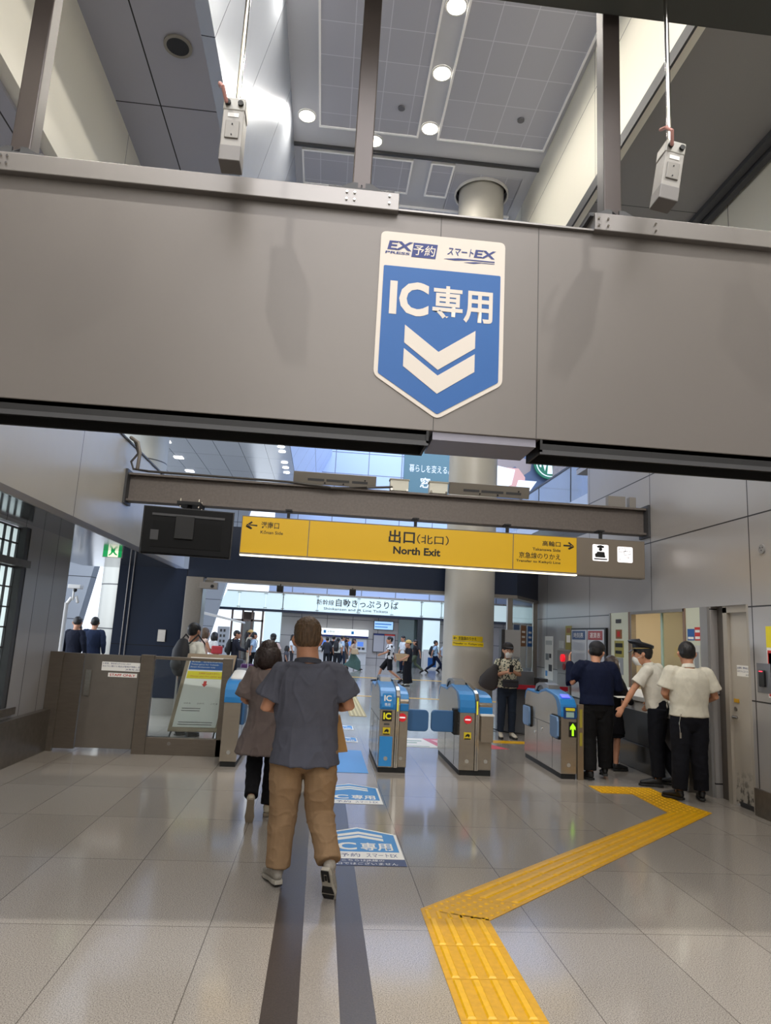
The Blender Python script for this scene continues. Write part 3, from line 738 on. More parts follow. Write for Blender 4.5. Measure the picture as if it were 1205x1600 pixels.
def ticket_gate(x0, x1, label, right_head=True, kind='ic', both=True):
    Y0 = 8.6
    g = thing('ticket_gate', label, 'ticket gate', ((x0 + x1) / 2, Y0 + .75, 0), group='automatic ticket gates')
    side = lambda x: Fr((x, Y0, 0), (0, 1, 0), (0, 0, 1))   # n = +x
    wide = x1 - x0 > .3
    part('plinth', MB().box(x0 + .01, x1 - .01, Y0 + .015, Y0 + 1.52, 0, .065), M_blackmatt, g)
    if wide:
        xm = x0 + .19
        part('cabinet', MB().prism(side(0), gate_profile(), x0, xm), M_gatesteel, g, bevel=.004)
        low = [(0, .06), (0, .74), (.02, .84), (.07, .90), (.16, .93), (.40, .955), (1.3, .955), (1.5, .93), (1.54, .85), (1.54, .06)]
        part('right_cabinet', MB().prism(side(0), [(y + .03, z) if y == 0 else (y, z) for y, z in low], xm + .055, x1), M_gatesteel, g, bevel=.004)
        part('blue_hood', MB().prism(side(0), TOP + [(1.54, .81), (1.5, .90), (1.42, .945), (.92, .935), (.8, .972), (.6, 1.0), (.3, .972), (.19, .92), (.135, .83), (.12, .735)], x0 - .004, xm + .002), M_gateblue, g, bevel=.006)
        lt = [(-.0, .72), (-.0, .80), (.02, .87), (.07, .92), (.16, .945), (.40, .97), (1.3, .965), (1.5, .94), (1.5, .88), (.3, .88), (.19, .85), (.135, .80), (.12, .72)]
        part('right_blue_hood', MB().prism(side(0), [(y + .02, z) for y, z in lt], xm + .057, x1 + .004), M_gateblue, g, bevel=.008)
        cs = [(-.012, .06), (-.012, .80), (.01, .90), (.06, .965), (.16, 1.0), (.35, 1.025), (.6, 1.06), (.8, 1.06), (1.0, 1.04), (1.3, .99), (1.5, .95), (1.54, .06)]
        st = part('centre_strip', MB().prism(side(0), cs, xm + .004, xm + .05), M_chrome, g, bevel=.004)
        part('strip_groove', MB().box(xm + .024, xm + .029, Y0 - .014, Y0 - .008, .07, .8), M_darkgrey, st)
        part('strip_light', MB().box(xm + .016, xm + .03, Y0 - .016, Y0 - .010, .72, .88), mat('led_yellow', 'd8d030', .5, emit=.4), st)
    else:
        xm = x1
        part('cabinet', MB().prism(side(0), gate_profile(), x0, x1), M_gatesteel, g, bevel=.004)
        part('blue_hood', MB().prism(side(0), TOP + [(1.54, .81), (1.5, .90), (1.42, .945), (.92, .935), (.8, .972), (.6, 1.0), (.3, .972), (.19, .92), (.135, .83), (.12, .735)], x0 - .004, x1 + .002), M_gateblue, g, bevel=.006)
    # arched carry-over display on top
    ar = [(.55, 1.02), (.62, 1.085), (.78, 1.105), (1.0, 1.09), (1.12, 1.06), (1.2, .965), (1.12, .965), (1.05, 1.03), (.95, 1.055), (.85, 1.055), (.78, 1.0), (.7, 1.02)]
    part('arched_display', MB().prism(side(0), ar, x0 + .03, xm - .01), mat('arch_grey', '77787a', .3, .5), g, bevel=.006)
    part('display_glass', MB().prism(side(0), [(.8, 1.055), (.9, 1.058), (1.0, 1.05), (1.1, .98), (.85, .98)], x0 + .045, xm - .025), M_black, g)
    # side seams and key holes
    t = MB()
    for xs, sg in ((x0, -1), (x1, 1)):
        a, b = (xs - .002, xs + .001) if sg < 0 else (xs - .001, xs + .002)
        t.box(a, b, Y0 + .06, Y0 + 1.5, .598, .604).box(a, b, Y0 + .32, Y0 + .325, .07, .6).box(a, b, Y0 + .95, Y0 + .955, .07, .6)
    part('panel_joints', t, M_darkgrey, g)
    t = MB()
    for yy, zz in ((.75, .5), (1.05, .42)): t.cyl((x0 - .006, Y0 + yy, zz), (x0, Y0 + yy, zz), .022, k=12)
    part('locks', t, M_chrome, g)
    return g, Y0, xm


def flap(g, x0, x1, y, z0=.47, z1=.73, name='flap'):
    return part(name, MB().rrect(Fr((0, y, 0), (1, 0, 0), (0, 0, 1)), x0, x1, z0, z1, .05, -.05, 0), M_flap, g, bevel=.008)


def folded_flap(g, x, y0, y1, z0=.47, z1=.73, sg=-1):
    fr = Fr((x, 0, 0), (0, -sg * -1, 0), (0, 0, 1)) if False else Fr((x, 0, 0), (0, -1, 0), (0, 0, 1))
    a = part('flap', MB().prism(fr, [(-y1, z0 + .03), (-y1 + .05, z0), (-y0 - .03, z0), (-y0, z0 + .03), (-y0, z1 - .05), (-y0 - .03, z1), (-y1, z1)], .002, .045), mat('flap_pale', '6c8db5', .5), g, bevel=.006)
    part('flap_edge', MB().prism(fr, [(-y1 - .012, z0 + .02), (-y1 + .04, z0 - .012), (-y0 - .02, z0 - .012), (-y0 + .012, z0 + .02), (-y0 + .012, z1 - .04), (-y0 - .02, z1 + .012), (-y1 - .012, z1 + .012)], 0, .02), M_blackmatt, a)
    return a


def no_entry(g, Y, x, z, r=.05):
    fr = Fr((x, Y, z))
    a = part('no_entry_sign', MB().disc(fr, 0, 0, r, 0, .004), mat('no_entry_red', 'c81e28', .4, emit=.25), g)
    part('white_bar', MB().rect(fr, -r * .68, r * .68, -r * .16, r * .16, .004, .006), mat('bar_white', 'ffffff', .4, emit=.3), a)


def pictogram(g, Y, x, z):
    fr = Fr((x, Y, z))
    a = part('yellow_pictogram', MB().rect(fr, -.045, .045, -.035, .05, 0, .003), mat('picto_yellow', 'd8c020', .5), g)
    part('hand_and_card', MB().prism(fr, [(-.03, -.01), (.0, .005), (.02, -.012), (.03, .02), (.005, .035), (-.02, .02)], .003, .005).rect(fr, -.04, .04, -.033, -.02, .003, .005), M_blacktext, a)


# gate 1, the IC only gate beside the man
g, Y0, xm = ticket_gate(.78, 1.13, 'ticket gate with the light blue IC label and full blue front panel')
F1 = Fr((0, Y0 - .012, 0))
part('blue_panel', MB().rect(F1, .79, .945, .075, .42, -.012, 0), M_lightblue, g)
lp = part('ic_only_label', MB().rect(F1, .80, .935, .76, .925, 0, .003), M_lightblue, g)
text('IC', F1, .822, .912, .835, .905, .0035, M_whitetext, lp, bold=.03)
text('専用', F1, .83, .90, .775, .815, .0035, M_whitetext, lp)
lp = part('ic_label', MB().rect(F1, .812, .925, .60, .72, 0, .003), M_blacktext, g)
text('IC', F1, .822, .915, .62, .70, .0035, mat('ic_yellow', 'e2d820', .5, emit=.2), lp, bold=.04)
pictogram(g, Y0 - .012, .868, .475)
part('small_caption', MB().rect(F1, .835, .90, .555, .57, 0, .002), M_darkgrey, g)
no_entry(g, Y0 + .028, 1.06, .645)
part('round_mark', MB().disc(F1, .872, .165, .024, 0, .003).disc(Fr((0, Y0 + .028, 0)), 1.06, .165, .02, 0, .003), mat('mark_grey', 'a8a6a0', .4, .4), g)
part('white_reader_top', MB().prism(Fr((0, Y0, 0), (1, 0, 0), (0, .55, .83)), [(.81, 1.0), (.93, 1.0), (.93, 1.06), (.81, 1.06)], .1, .105), M_white, g)
flap(g, 1.13, 1.41, Y0 + .18)
# gate 2
g, Y0, xm = ticket_gate(1.77, 2.18, 'ticket gate with red no-entry sign standing in front of the round column')
no_entry(g, Y0 - .001, 1.87, .655)
pictogram(g, Y0 - .001, 1.87, .455)
part('front_box', MB().box(2.03, 2.185, Y0 - .03, Y0 + .1, .40, .71), M_gatesteel, g, bevel=.006)
part('box_lid', MB().box(2.02, 2.195, Y0 - .04, Y0 + .1, .705, .73), M_white, g, bevel=.006)
part('round_mark', MB().disc(Fr((0, Y0 - .001, 0)), 1.87, .165, .024, 0, .003).disc(Fr((0, Y0 + .028, 0)), 2.11, .165, .024, 0, .003), mat('mark_grey', 'a8a6a0', .4, .4), g)
flap(g, 1.45, 1.77, Y0 + .22)
part('flap_hinge', MB().box(1.725, 1.775, Y0 + .14, Y0 + .30, .45, .76), M_blackmatt, g, bevel=.004)
# gate 3, narrow end unit with the green arrow
g, Y0, xm = ticket_gate(3.05, 3.25, 'narrow ticket gate with the lit green arrow, beside the man in the navy jacket')
F3 = Fr((0, Y0 - .002, 0))
part('arrow_panel', MB().rect(F3, 3.15, 3.245, .50, .68, 0, .006), M_black, g)
part('green_arrow', MB().prism(F3, [(3.185, .515), (3.21, .515), (3.21, .60), (3.232, .585), (3.232, .62), (3.1975, .665), (3.163, .62), (3.163, .585), (3.185, .60)], .006, .009), mat('arrow_green', '9ae01c', .4, emit=1.1), g)
rd = Fr((3.15, Y0 + .02, .90), (1, 0, 0), (0, .35, .94))
part('reader_face', MB().rect(Fr((3.15, Y0 - .004, .0)), -.07, .09, .72, .86, 0, .01), mat('reader_navy', '173f78', .3), g)
part('reader_screen', MB().rect(Fr((3.15, Y0 - .004, .0)), -.04, .06, .735, .80, .01, .013), mat('screen_grey', '8aa39c', .3, emit=.15), g)
part('ticket_slot', MB().rrect(Fr((3.15, Y0 - .004, .0)), -.05, .07, .815, .85, .012, .01, .02), mat('slot_yellow', 'd8cc28', .4), g)
part('blue_lamp', MB().prism(Fr((3.15, Y0 + .09, .955), (1, 0, 0), (0, .9, .35)), [(-.06, 0), (.05, 0), (.05, .09), (-.06, .09)], .008, .014), mat('lamp_blue', '5a5ef0', .3, emit=1.0), g)
part('side_plate', MB().box(3.255, 3.33, Y0 - .03, Y0 + .02, 0, .90), mat('tan_plate', '8d7e6a', .35, .6), g, bevel=.003)
part('side_labels', MB().rect(Fr((0, Y0 - .032, 0)), 3.275, 3.31, .62, .84, 0, .003).rect(Fr((0, Y0 - .032, 0)), 3.275, 3.31, .40, .56, 0, .003), mat('label_olive', '9a8e30', .5), g)
part('round_mark', MB().disc(F3, 3.15, .165, .024, 0, .003), mat('mark_grey', 'a8a6a0', .4, .4), g)
folded_flap(g, 3.05, Y0 + .02, Y0 + .30)
folded_flap(g, 3.05, Y0 + 1.2, Y0 + 1.5)
# gate 0 by the glass fence
g, Y0, xm = ticket_gate(-1.1, -.90, 'narrow ticket gate at the end of the glass fence beside the tunic woman')
part('round_mark', MB().disc(Fr((0, Y0 - .001, 0)), -1.0, .165, .024, 0, .003), mat('mark_grey', 'a8a6a0', .4, .4), g)
part('folded_flap', MB().box(-.9, -.86, Y0 + .1, Y0 + .4, .47, .73), M_flap, g, bevel=.01)
part('white_cap', MB().tube([(-1.0, Y0 + .25, 1.0), (-1.0, Y0 + .6, 1.07), (-1.0, Y0 + .9, 1.05)], [(.085, .02)] * 3), M_white, g)
# gate half hidden behind the man
g, Y0, xm = ticket_gate(-.30, .10, 'ticket gate almost wholly hidden by the man in the grey T-shirt')
no_entry(g, Y0 - .001, -.2, .655)

# ------------------------------------------------------------------ staff fence with door and glass panel
fn = thing('staff_fence', 'waist-high brown steel fence with STAFF ONLY door and glass panel', 'fence', (-2.2, 9.25, 0))
M_fence = mat('fence_steel', '6f665c', .36, .55, noise_amt=.1, nscale=6, stretch=(1, 1, 6))
part('side_panel', MB().box(-3.4, -2.99, 9.24, 9.29, .03, 1.20), M_fence, fn, bevel=.003)
part('corner_post', MB().box(-3.4, -3.24, 9.20, 9.25, .0, 1.21), M_fence, fn, bevel=.003)
dr = part('door', MB().box(-2.975, -2.285, 9.235, 9.275, .05, 1.20), mat('fence_door', '777068', .38, .5, noise_amt=.08, nscale=5), fn, bevel=.003)
part('latch', MB().box(-2.945, -2.875, 9.222, 9.236, .68, 1.0).box(-2.93, -2.88, 9.21, 9.225, .76, .80), M_steel, dr, bevel=.002)
FF = Fr((0, 9.235, 0))
a = part('notice_sticker', MB().rect(FF, -2.76, -2.17, 1.0, 1.11, 0, .002), M_whitetext, fn)
a2 = text('お客様、関係者以外の立入及び', FF, -2.75, -2.40, 1.08, 1.10, .003, M_navytext, a)
text('みだりに開けた場合は警報が鳴動します', FF, -2.75, -2.26, 1.045, 1.068, .003, M_navytext, a)
text('JR東海 品川駅長', FF, -2.46, -2.19, 1.01, 1.032, .003, M_navytext, a)
a = part('staff_only_sticker', MB().rect(FF, -2.67, -2.31, .925, .975, 0, .002), M_whitetext, fn)
text('STAFF ONLY', FF, -2.65, -2.33, .935, .965, .003, M_redtext, a, bold=.02)
part('middle_post', MB().box(-2.275, -2.11, 9.20, 9.30, 0, 1.22), M_fence, fn, bevel=.004)
part('bottom_rail', MB().box(-2.11, -1.14, 9.21, 9.30, .0, .21), M_fence, fn, bevel=.004)
part('top_rail', MB().box(-2.11, -1.14, 9.22, 9.28, 1.17, 1.21), M_fence, fn, bevel=.004)
part('glass_panel', MB().box(-2.09, -1.16, 9.245, 9.255, .21, 1.17), M_glass, fn)
part('end_post', MB().box(-1.24, -1.12, 9.21, 9.30, .0, 1.22), M_fence, fn, bevel=.004)
part('bolt', MB().cyl((-1.82, 9.21, .14), (-1.82, 9.20, .14), .022, k=12), M_beamtrim, fn)

# notice board on a stand behind the glass
ab = thing('notice_stand', 'leaning notice stand with blue and yellow poster behind the glass fence', 'notice board', (-1.62, 9.75, 0))
an = Fr((-1.88, 9.62, .29), (.99, .10, .0), (.13, .18, .95))
W = .56; Hh = .93
part('frame', MB().rect(an, -.05, W + .05, -.06, Hh + .05, -.03, -.002), mat('frame_bronze', '8a7a66', .4, .5), ab, bevel=.006)
po = part('poster', MB().rect(an, 0, W, 0, Hh, 0, .004), M_whitetext, ab)
part('blue_band', MB().rect(an, 0.01, W - .01, .76, .92, .004, .006), mat('poster_blue', '1f5aa0', .5), po)
part('yellow_band', MB().rect(an, 0.01, W - .01, .64, .74, .004, .006), mat('poster_yellow', 'eedc20', .5), po)
text('東海道・山陽新幹線専用改札', an, .03, W - .03, .86, .90, .007, M_whitetext, po)
text('Ticket gates for Tokaido', an, .03, .40, .82, .84, .007, M_whitetext, po)
text('Sanyo Shinkansen only', an, .03, .36, .785, .805, .007, M_whitetext, po)
text('在来線ではありません', an, .16, .44, .70, .725, .007, M_redtext, po)
text('Please use the other gate', an, .06, .5, .66, .68, .007, M_redtext, po)
part('red_arrow', MB().prism(an, [(.255, .61), (.295, .61), (.295, .57), (.315, .57), (.275, .53), (.235, .57), (.255, .57)], .004, .006), M_redtext, po)
for k, (x, y) in enumerate(((.07, .33), (.24, .33), (.42, .33))):
    text(('のぞみ', 'ひかり', 'こだま')[k], an, x, x + .09, .30, .32, .005, M_blacktext, po)
for y in (.24, .21, .06, .03): part('small_print', MB().rect(an, .06, .50 if y < .2 else .3, y, y + .008, .004, .0055), M_darkgrey, po)
t = MB()
t.tube([an.p(.0, -.05, -.02), (-1.95, 9.58, 0.0)], [.012, .012], k=8).tube([an.p(W, -.05, -.02), (-1.36, 9.62, 0.0)], [.012, .012], k=8)
t.tube([an.p(.1, .7, -.03), (-1.75, 10.05, 0.0)], [.010, .010], k=8).tube([an.p(W - .1, .7, -.03), (-1.35, 10.05, 0.0)], [.010, .010], k=8)
part('legs', t, M_darkgrey, ab)

# ------------------------------------------------------------------ left glass block window
def block_window(name, y0, y1, z0, z1, ny, nz):
    w_ = struct(name, MB().box(-3.512, -3.50, y0, y1, z0, z1), M_frost)
    t = MB()
    for i in range(ny + 1):
        y = y0 + (y1 - y0) * i / ny; t.box(-3.50, -3.475, y - .008, y + .008, z0, z1)
    for i in range(nz + 1):
        z = z0 + (z1 - z0) * i / nz; t.box(-3.50, -3.477, y0, y1, z - .008, z + .008)
    part('glazing_bars', t, M_darkgrey, w_)
    return w_


block_window('window_3', 6.3, 8.02, .62, 2.16, 10, 7)
block_window('window_4', 6.3, 8.02, 2.26, 2.60, 10, 2)
struct('trim_50', MB().box(-3.5, -3.38, 6.3, 8.2, 2.17, 2.25), M_steel_d)
struct('trim_51', MB().box(-3.5, -3.40, 8.02, 8.14, .56, 2.62), M_darkgrey)
struct('trim_52', MB().box(-3.5, -3.36, 6.3, 8.3, .54, .62), M_steel_d)
area('glass_block_daylight', (-4.3, 7.2, 1.7), (0, -PI / 2, 0), 2.2, 2.6, 60, (.9, .95, 1.0))

# ------------------------------------------------------------------ office window, counter and door in the right wall
FR = lambda y, x=4.6: Fr((x, y, 0), (0, -1, 0), (0, 0, 1))
M_cream2 = mat('cream_frame', 'cfd2bd', .4)
of = struct('window_1', MB().box(4.60, 4.66, 10.02, 10.70, .98, 2.16).box(4.60, 4.66, 8.02, 8.42, .98, 2.16), M_cream2)
part('mullion', MB().box(4.585, 4.66, 9.96, 10.03, .98, 2.16).box(4.585, 4.66, 8.40, 8.45, .98, 2.16), mat('bronze_mullion', '8a6f5c', .4, .4), of)
part('steel_frame', MB().box(4.585, 4.66, 9.93, 9.96, .98, 2.16).box(4.585, 4.66, 9.93, 8.42, 2.12, 2.16).box(4.59, 4.66, 10.68, 10.74, .98, 2.16), M_steel, of)
part('sliding_pane', MB().box(4.64, 4.65, 8.45, 9.1, 1.0, 2.12), M_glass, of)
part('pane_edge', MB().box(4.63, 4.66, 9.08, 9.12, 1.0, 2.12), mat('pane_green', 'a8c0b0', .3), of)
# office room behind
t = MB().box(6.3, 6.4, 7.9, 11.6, 0, 2.6).box(4.9, 6.4, 7.86, 7.9, 0, 2.6).box(4.9, 6.4, 11.6, 11.7, 0, 2.6).box(4.9, 6.4, 7.9, 11.6, 2.6, 2.7)
struct('wall_office', t, mat('office_wall', 'd8c8a8', .6))
area('office_lamp', (5.6, 9.5, 2.55), (0, 0, 0), .9, 2.4, 34, (1.0, .93, .80))
t = thing('office_shelf', 'shelf with dark equipment behind the office window', 'shelf', (5.5, 9.9, 0))
part('desk', MB().box(4.95, 5.6, 8.2, 11.0, .75, .98), M_darkgrey, t)
part('equipment', MB().box(5.0, 5.3, 9.75, 10.0, .98, 1.25).box(5.0, 5.4, 9.3, 9.6, .98, 1.12).box(5.1, 5.2, 8.7, 9.1, .98, 1.3), M_black, t, bevel=.01)
part('papers', MB().box(5.9, 5.92, 9.5, 9.9, 1.2, 1.8).box(6.0, 6.25, 10.2, 10.8, 1.1, 1.9), M_whitetext, t)
# counter
ct = thing('ticket_counter', 'pale service counter with dark steel front under the office window', 'counter', (4.45, 9.0, 0))
part('counter_top', MB().prism(Fr((0, 0, 0), (1, 0, 0), (0, 0, 1)), [(4.30, .93), (4.58, .93), (4.58, 1.06), (4.52, 1.06), (4.30, .99)], -10.0, -8.05), mat('counter_white', 'c8c6c2', .35), ct, bevel=.004)
part('counter_front', MB().box(4.32, 4.58, 8.06, 9.98, .80, .93), mat('counter_white', 'c8c6c2'), ct)
part('knee_panel', MB().box(4.46, 4.58, 8.06, 9.98, .30, .80), mat('knee_dark', '2a2928', .35, .3), ct)
part('foot_panel', MB().box(4.40, 4.58, 8.06, 9.98, .0, .34), mat('foot_steel', '6d6a66', .2, .9), ct, bevel=.01)
# posters on the cream panels
def poster(name, y0, y1, z0, z1, m, label, cat='poster', x=4.6, bands=(), grp=None):
    fr = FR(0, x)
    o = thing(name, label, cat, (x, (y0 + y1) / 2, z0), group=grp)
    part('sheet', MB().rect(fr, -y1, -y0, z0, z1, .001, .004), m, o)
    for (b0, b1, c0, c1, mm) in bands:
        part('printed_area', MB().rect(fr, -(y1 - (y1 - y0) * b0), -(y1 - (y1 - y0) * b1), z0 + (z1 - z0) * c0, z0 + (z1 - z0) * c1, .004, .0055), mm, o)
    return o
M_olive = mat('poster_olive', '9a9148', .5); M_brownp = mat('poster_brown', '8a5a30', .5); M_pale_p = mat('poster_pale', 'c6c8c4', .5); M_greyp = mat('poster_grey', '8f9396', .5)
poster('poster', 10.28, 10.5, 1.76, 1.90, M_brownp, 'small brown poster on the cream panel left of the office window', bands=((.25, .7, .2, .8, M_redtext),))
poster('poster', 10.22, 10.55, 1.48, 1.73, M_olive, 'olive yellow poster under the small brown one left of the office window', bands=((.1, .9, .6, .85, M_blacktext), (.1, .8, .2, .4, M_blacktext)))
poster('poster', 10.24, 10.54, 1.22, 1.47, M_greyp, 'grey photo poster lowest on the cream panel left of the office window', bands=((.1, .6, .1, .7, M_whitetext),))
poster('card_label', 10.3, 10.5, 2.0, 2.06, M_darkgrey, 'tiny dark label at the top of the cream panel left of the office window', 'label')
poster('sticker', 8.2, 8.36, 1.76, 1.9, mat('poster_blue', '1f5aa0'), 'small blue sticker on the cream panel right of the office window', 'sticker', bands=((.1, .9, .1, .3, M_whitetext),))
poster('sticker', 8.06, 8.19, 1.76, 1.92, M_redtext, 'small red sticker on the cream panel right of the office window', 'sticker', bands=((.1, .9, .6, .8, M_whitetext), (.1, .9, .1, .3, M_whitetext)))
poster('poster', 8.08, 8.24, 1.3, 1.7, M_pale_p, 'pale sheet under the stickers right of the office window', bands=((.2, .8, .3, .8, M_greyp),))
# steel jamb and door
struct('trim_60', MB().box(4.57, 4.62, 7.86, 8.02, 0, 2.16), mat('jamb_grey', '8c8a88', .4, .3))
struct('trim_61', MB().box(4.68, 4.9, 7.62, 7.86, 0, 2.16), mat('jamb_dark', '5c5650', .4, .3))
struct('trim_62', MB().box(4.62, 4.9, 7.54, 7.62, 0, 2.14).box(4.62, 4.9, 7.1, 7.62, 2.08, 2.16).box(4.60, 4.9, 7.10, 7.14, 0, 2.16), mat('door_frame', 'a8a094', .45, .1))


def door_mat():
    m = mat('door_paint', '969088', .45)
    nt = m.node_tree; b = nt.nodes['Principled BSDF']
    g = nt.nodes.new('ShaderNodeNewGeometry'); s = nt.nodes.new('ShaderNodeSeparateXYZ'); nt.links.new(g.outputs['Position'], s.inputs[0])
    n = nt.nodes.new('ShaderNodeTexNoise'); n.inputs['Scale'].default_value = 16; n.inputs['Detail'].default_value = 7; nt.links.new(g.outputs['Position'], n.inputs['Vector'])
    m1 = nt.nodes.new('ShaderNodeMapRange'); m1.inputs['From Min'].default_value = .42; m1.inputs['From Max'].default_value = .1; m1.clamp = True
    nt.links.new(s.outputs['Z'], m1.inputs['Value'])
    m2 = nt.nodes.new('ShaderNodeMapRange'); m2.inputs['From Min'].default_value = .5; m2.inputs['From Max'].default_value = .62; nt.links.new(n.outputs[0], m2.inputs['Value'])
    mu = nt.nodes.new('ShaderNodeMath'); mu.operation = 'MULTIPLY'; nt.links.new(m1.outputs[0], mu.inputs[0]); nt.links.new(m2.outputs[0], mu.inputs[1])
    mx = nt.nodes.new('ShaderNodeMix'); mx.data_type = 'RGBA'; nt.links.new(mu.outputs[0], mx.inputs[0])
    mx.inputs[6].default_value = (*lin('b4ada2'), 1); mx.inputs[7].default_value = (*lin('3c3832'), 1); nt.links.new(mx.outputs[2], b.inputs['Base Color'])
    return m


d = struct('door_1', MB().box(4.66, 4.70, 7.14, 7.54, .02, 2.08), door_mat())
part('kick_strip', MB().box(4.65, 4.66, 7.14, 7.46, .0, .05), M_darkgrey, d)
part('door_handle', MB().cyl((4.66, 7.48, .93), (4.61, 7.48, .93), .018, k=12).cyl((4.615, 7.48, .93), (4.615, 7.40, .93), .012, k=10).cyl((4.66, 7.48, 1.02), (4.645, 7.48, 1.02), .022, k=12), M_steel, d)
part('yellow_tag', MB().box(4.652, 4.66, 7.42, 7.51, 1.09, 1.13), mat('tag_yellow', 'c89820', .5), d)
fr = FR(0, 4.66)
nt_ = part('notice_sticker', MB().rect(fr, -7.44, -7.15, 1.38, 1.50, 0, .002), M_whitetext, d)
text('お客様、関係者以外の', fr, -7.43, -7.17, 1.46, 1.485, .003, M_navytext, nt_)
text('みだりに立入らない', fr, -7.43, -7.18, 1.425, 1.45, .003, M_navytext, nt_)
text('JR東海', fr, -7.28, -7.17, 1.39, 1.41, .003, M_navytext, nt_)
# card reader and wall disc
cr_ = thing('card_reader', 'card reader with red light in a grey wall plate right of the door', 'card reader', (4.6, 6.89, 1.24))
part('wall_plate', MB().rect(FR(0), -6.99, -6.76, 1.24, 1.54, 0, .006), mat('plate_grey', '77777a', .35, .5), cr_, bevel=.002)
part('reader_body', MB().rrect(FR(0), -6.93, -6.84, 1.30, 1.47, .015, .006, .03), M_black, cr_, bevel=.004)
part('red_light', MB().rect(FR(0), -6.91, -6.86, 1.452, 1.462, .03, .034), mat('red_led', 'ff3040', .4, emit=3), cr_)
ds = thing('wall_speaker', 'small round grey disc high on the right wall', 'speaker', (4.6, 6.81, 2.69))
part('disc', MB().disc(FR(0), -6.81, 2.73, .05, 0, .012), mat('disc_grey', '8a8886', .5), ds)
part('dots', MB().disc(FR(0), -6.83, 2.745, .008, .012, .014, 10).disc(FR(0), -6.79, 2.745, .008, .012, .014, 10).disc(FR(0), -6.81, 2.715, .008, .012, .014, 10), M_darkgrey, ds)
poster('warning_poster', 6.4, 6.81, 1.20, 1.92, M_whitetext, 'yellow topped warning poster on the right wall cut by the photo edge', bands=((0, 1, .7, 1, mat('poster_yellow', 'eedc20')), (0.03, .97, .02, .66, M_redtext), (0.07, .93, .05, .62, M_whitetext)))
# map board, alarm box, posters further down the right wall
mb_ = thing('map_board', 'black framed board with blue and red headed timetables on the right wall', 'notice board', (4.58, 11.5, .72))
fr = FR(0, 4.6)
part('frame', MB().rect(fr, -12.36, -10.80, .70, 1.93, 0, .04), M_black, mb_, bevel=.004)
s1 = part('left_sheet', MB().rect(fr, -12.32, -11.60, .73, 1.90, .04, .043), mat('sheet_white', 'c9cdd4', .2), mb_)
s2 = part('right_sheet', MB().rect(fr, -11.57, -10.86, .73, 1.90, .04, .043), mat('sheet_white', 'c9cdd4'), mb_)
part('blue_header', MB().rect(fr, -12.28, -11.66, 1.73, 1.88, .043, .045), mat('header_blue', '3a5580', .4), s1)
part('red_header', MB().rect(fr, -11.53, -10.92, 1.73, 1.88, .043, .045), mat('header_red', 'a03a3c', .4), s2)
text('時刻表', fr, -12.2, -11.75, 1.76, 1.85, .046, M_whitetext, s1)
text('運賃表', fr, -11.45, -11.0, 1.76, 1.85, .046, M_whitetext, s2)
for k, (a, b, c, d_) in enumerate(((-12.25, -11.7, 1.55, 1.68), (-12.25, -11.7, 1.3, 1.5), (-12.25, -11.7, .85, 1.25))): part('table_block', MB().rect(fr, a, b, c, d_, .043, .045), mat('table_grey', 'aeb4bf', .3), s1)
for k, (a, b, c, d_) in enumerate(((-11.5, -10.95, 1.2, 1.68), (-11.5, -10.95, .85, 1.15))): part('table_block', MB().rect(fr, a, b, c, d_, .043, .045), mat('table_grey', 'aeb4bf'), s2)
al = thing('alarm_box', 'grey steel hydrant cabinet with red lamp on the right wall', 'cabinet', (4.58, 12.75, .1))
part('upper_door', MB().rect(fr, -13.12, -12.44, 1.10, 1.52, 0, .03), mat('cabinet_grey', '8f8c88', .4, .3), al, bevel=.004)
part('lower_door', MB().rect(fr, -13.12, -12.44, .12, 1.09, 0, .03), mat('cabinet_grey', '8f8c88'), al, bevel=.004)
part('red_lamp', MB().disc(fr, -12.75, 1.38, .07, .03, .08), mat('red_lamp', 'e01828', .3, emit=.9), al)
part('call_point', MB().disc(fr, -12.72, 1.22, .06, .03, .05), mat('call_red', '8a2024', .4), al)
part('louvre', MB().rect(fr, -12.98, -12.95, .6, .8, .03, .033).rect(fr, -12.83, -12.80, .6, .8, .03, .033).rect(fr, -12.68, -12.65, .6, .8, .03, .033), M_darkgrey, al)
poster('long_poster', 13.45, 13.95, .92, 1.78, M_whitetext, 'long white poster of small pictures on the right wall left of the hydrant cabinet', bands=((.1, .5, .45, .6, M_greyp), (.5, .9, .2, .35, M_darkgrey), (.1, .35, .08, .2, M_lightblue), (.55, .8, .5, .6, M_darkgrey), (.1, .9, .8, .9, M_pale_p)))
poster('poster', 12.42, 12.75, 1.54, 1.98, M_olive, 'narrow olive poster above the hydrant cabinet', bands=((.2, .8, .3, .6, M_whitetext), (.2, .8, .7, .9, M_brownp)))
poster('poster', 12.85, 13.1, 1.56, 1.7, M_pale_p, 'small pale sheet above the hydrant cabinet')

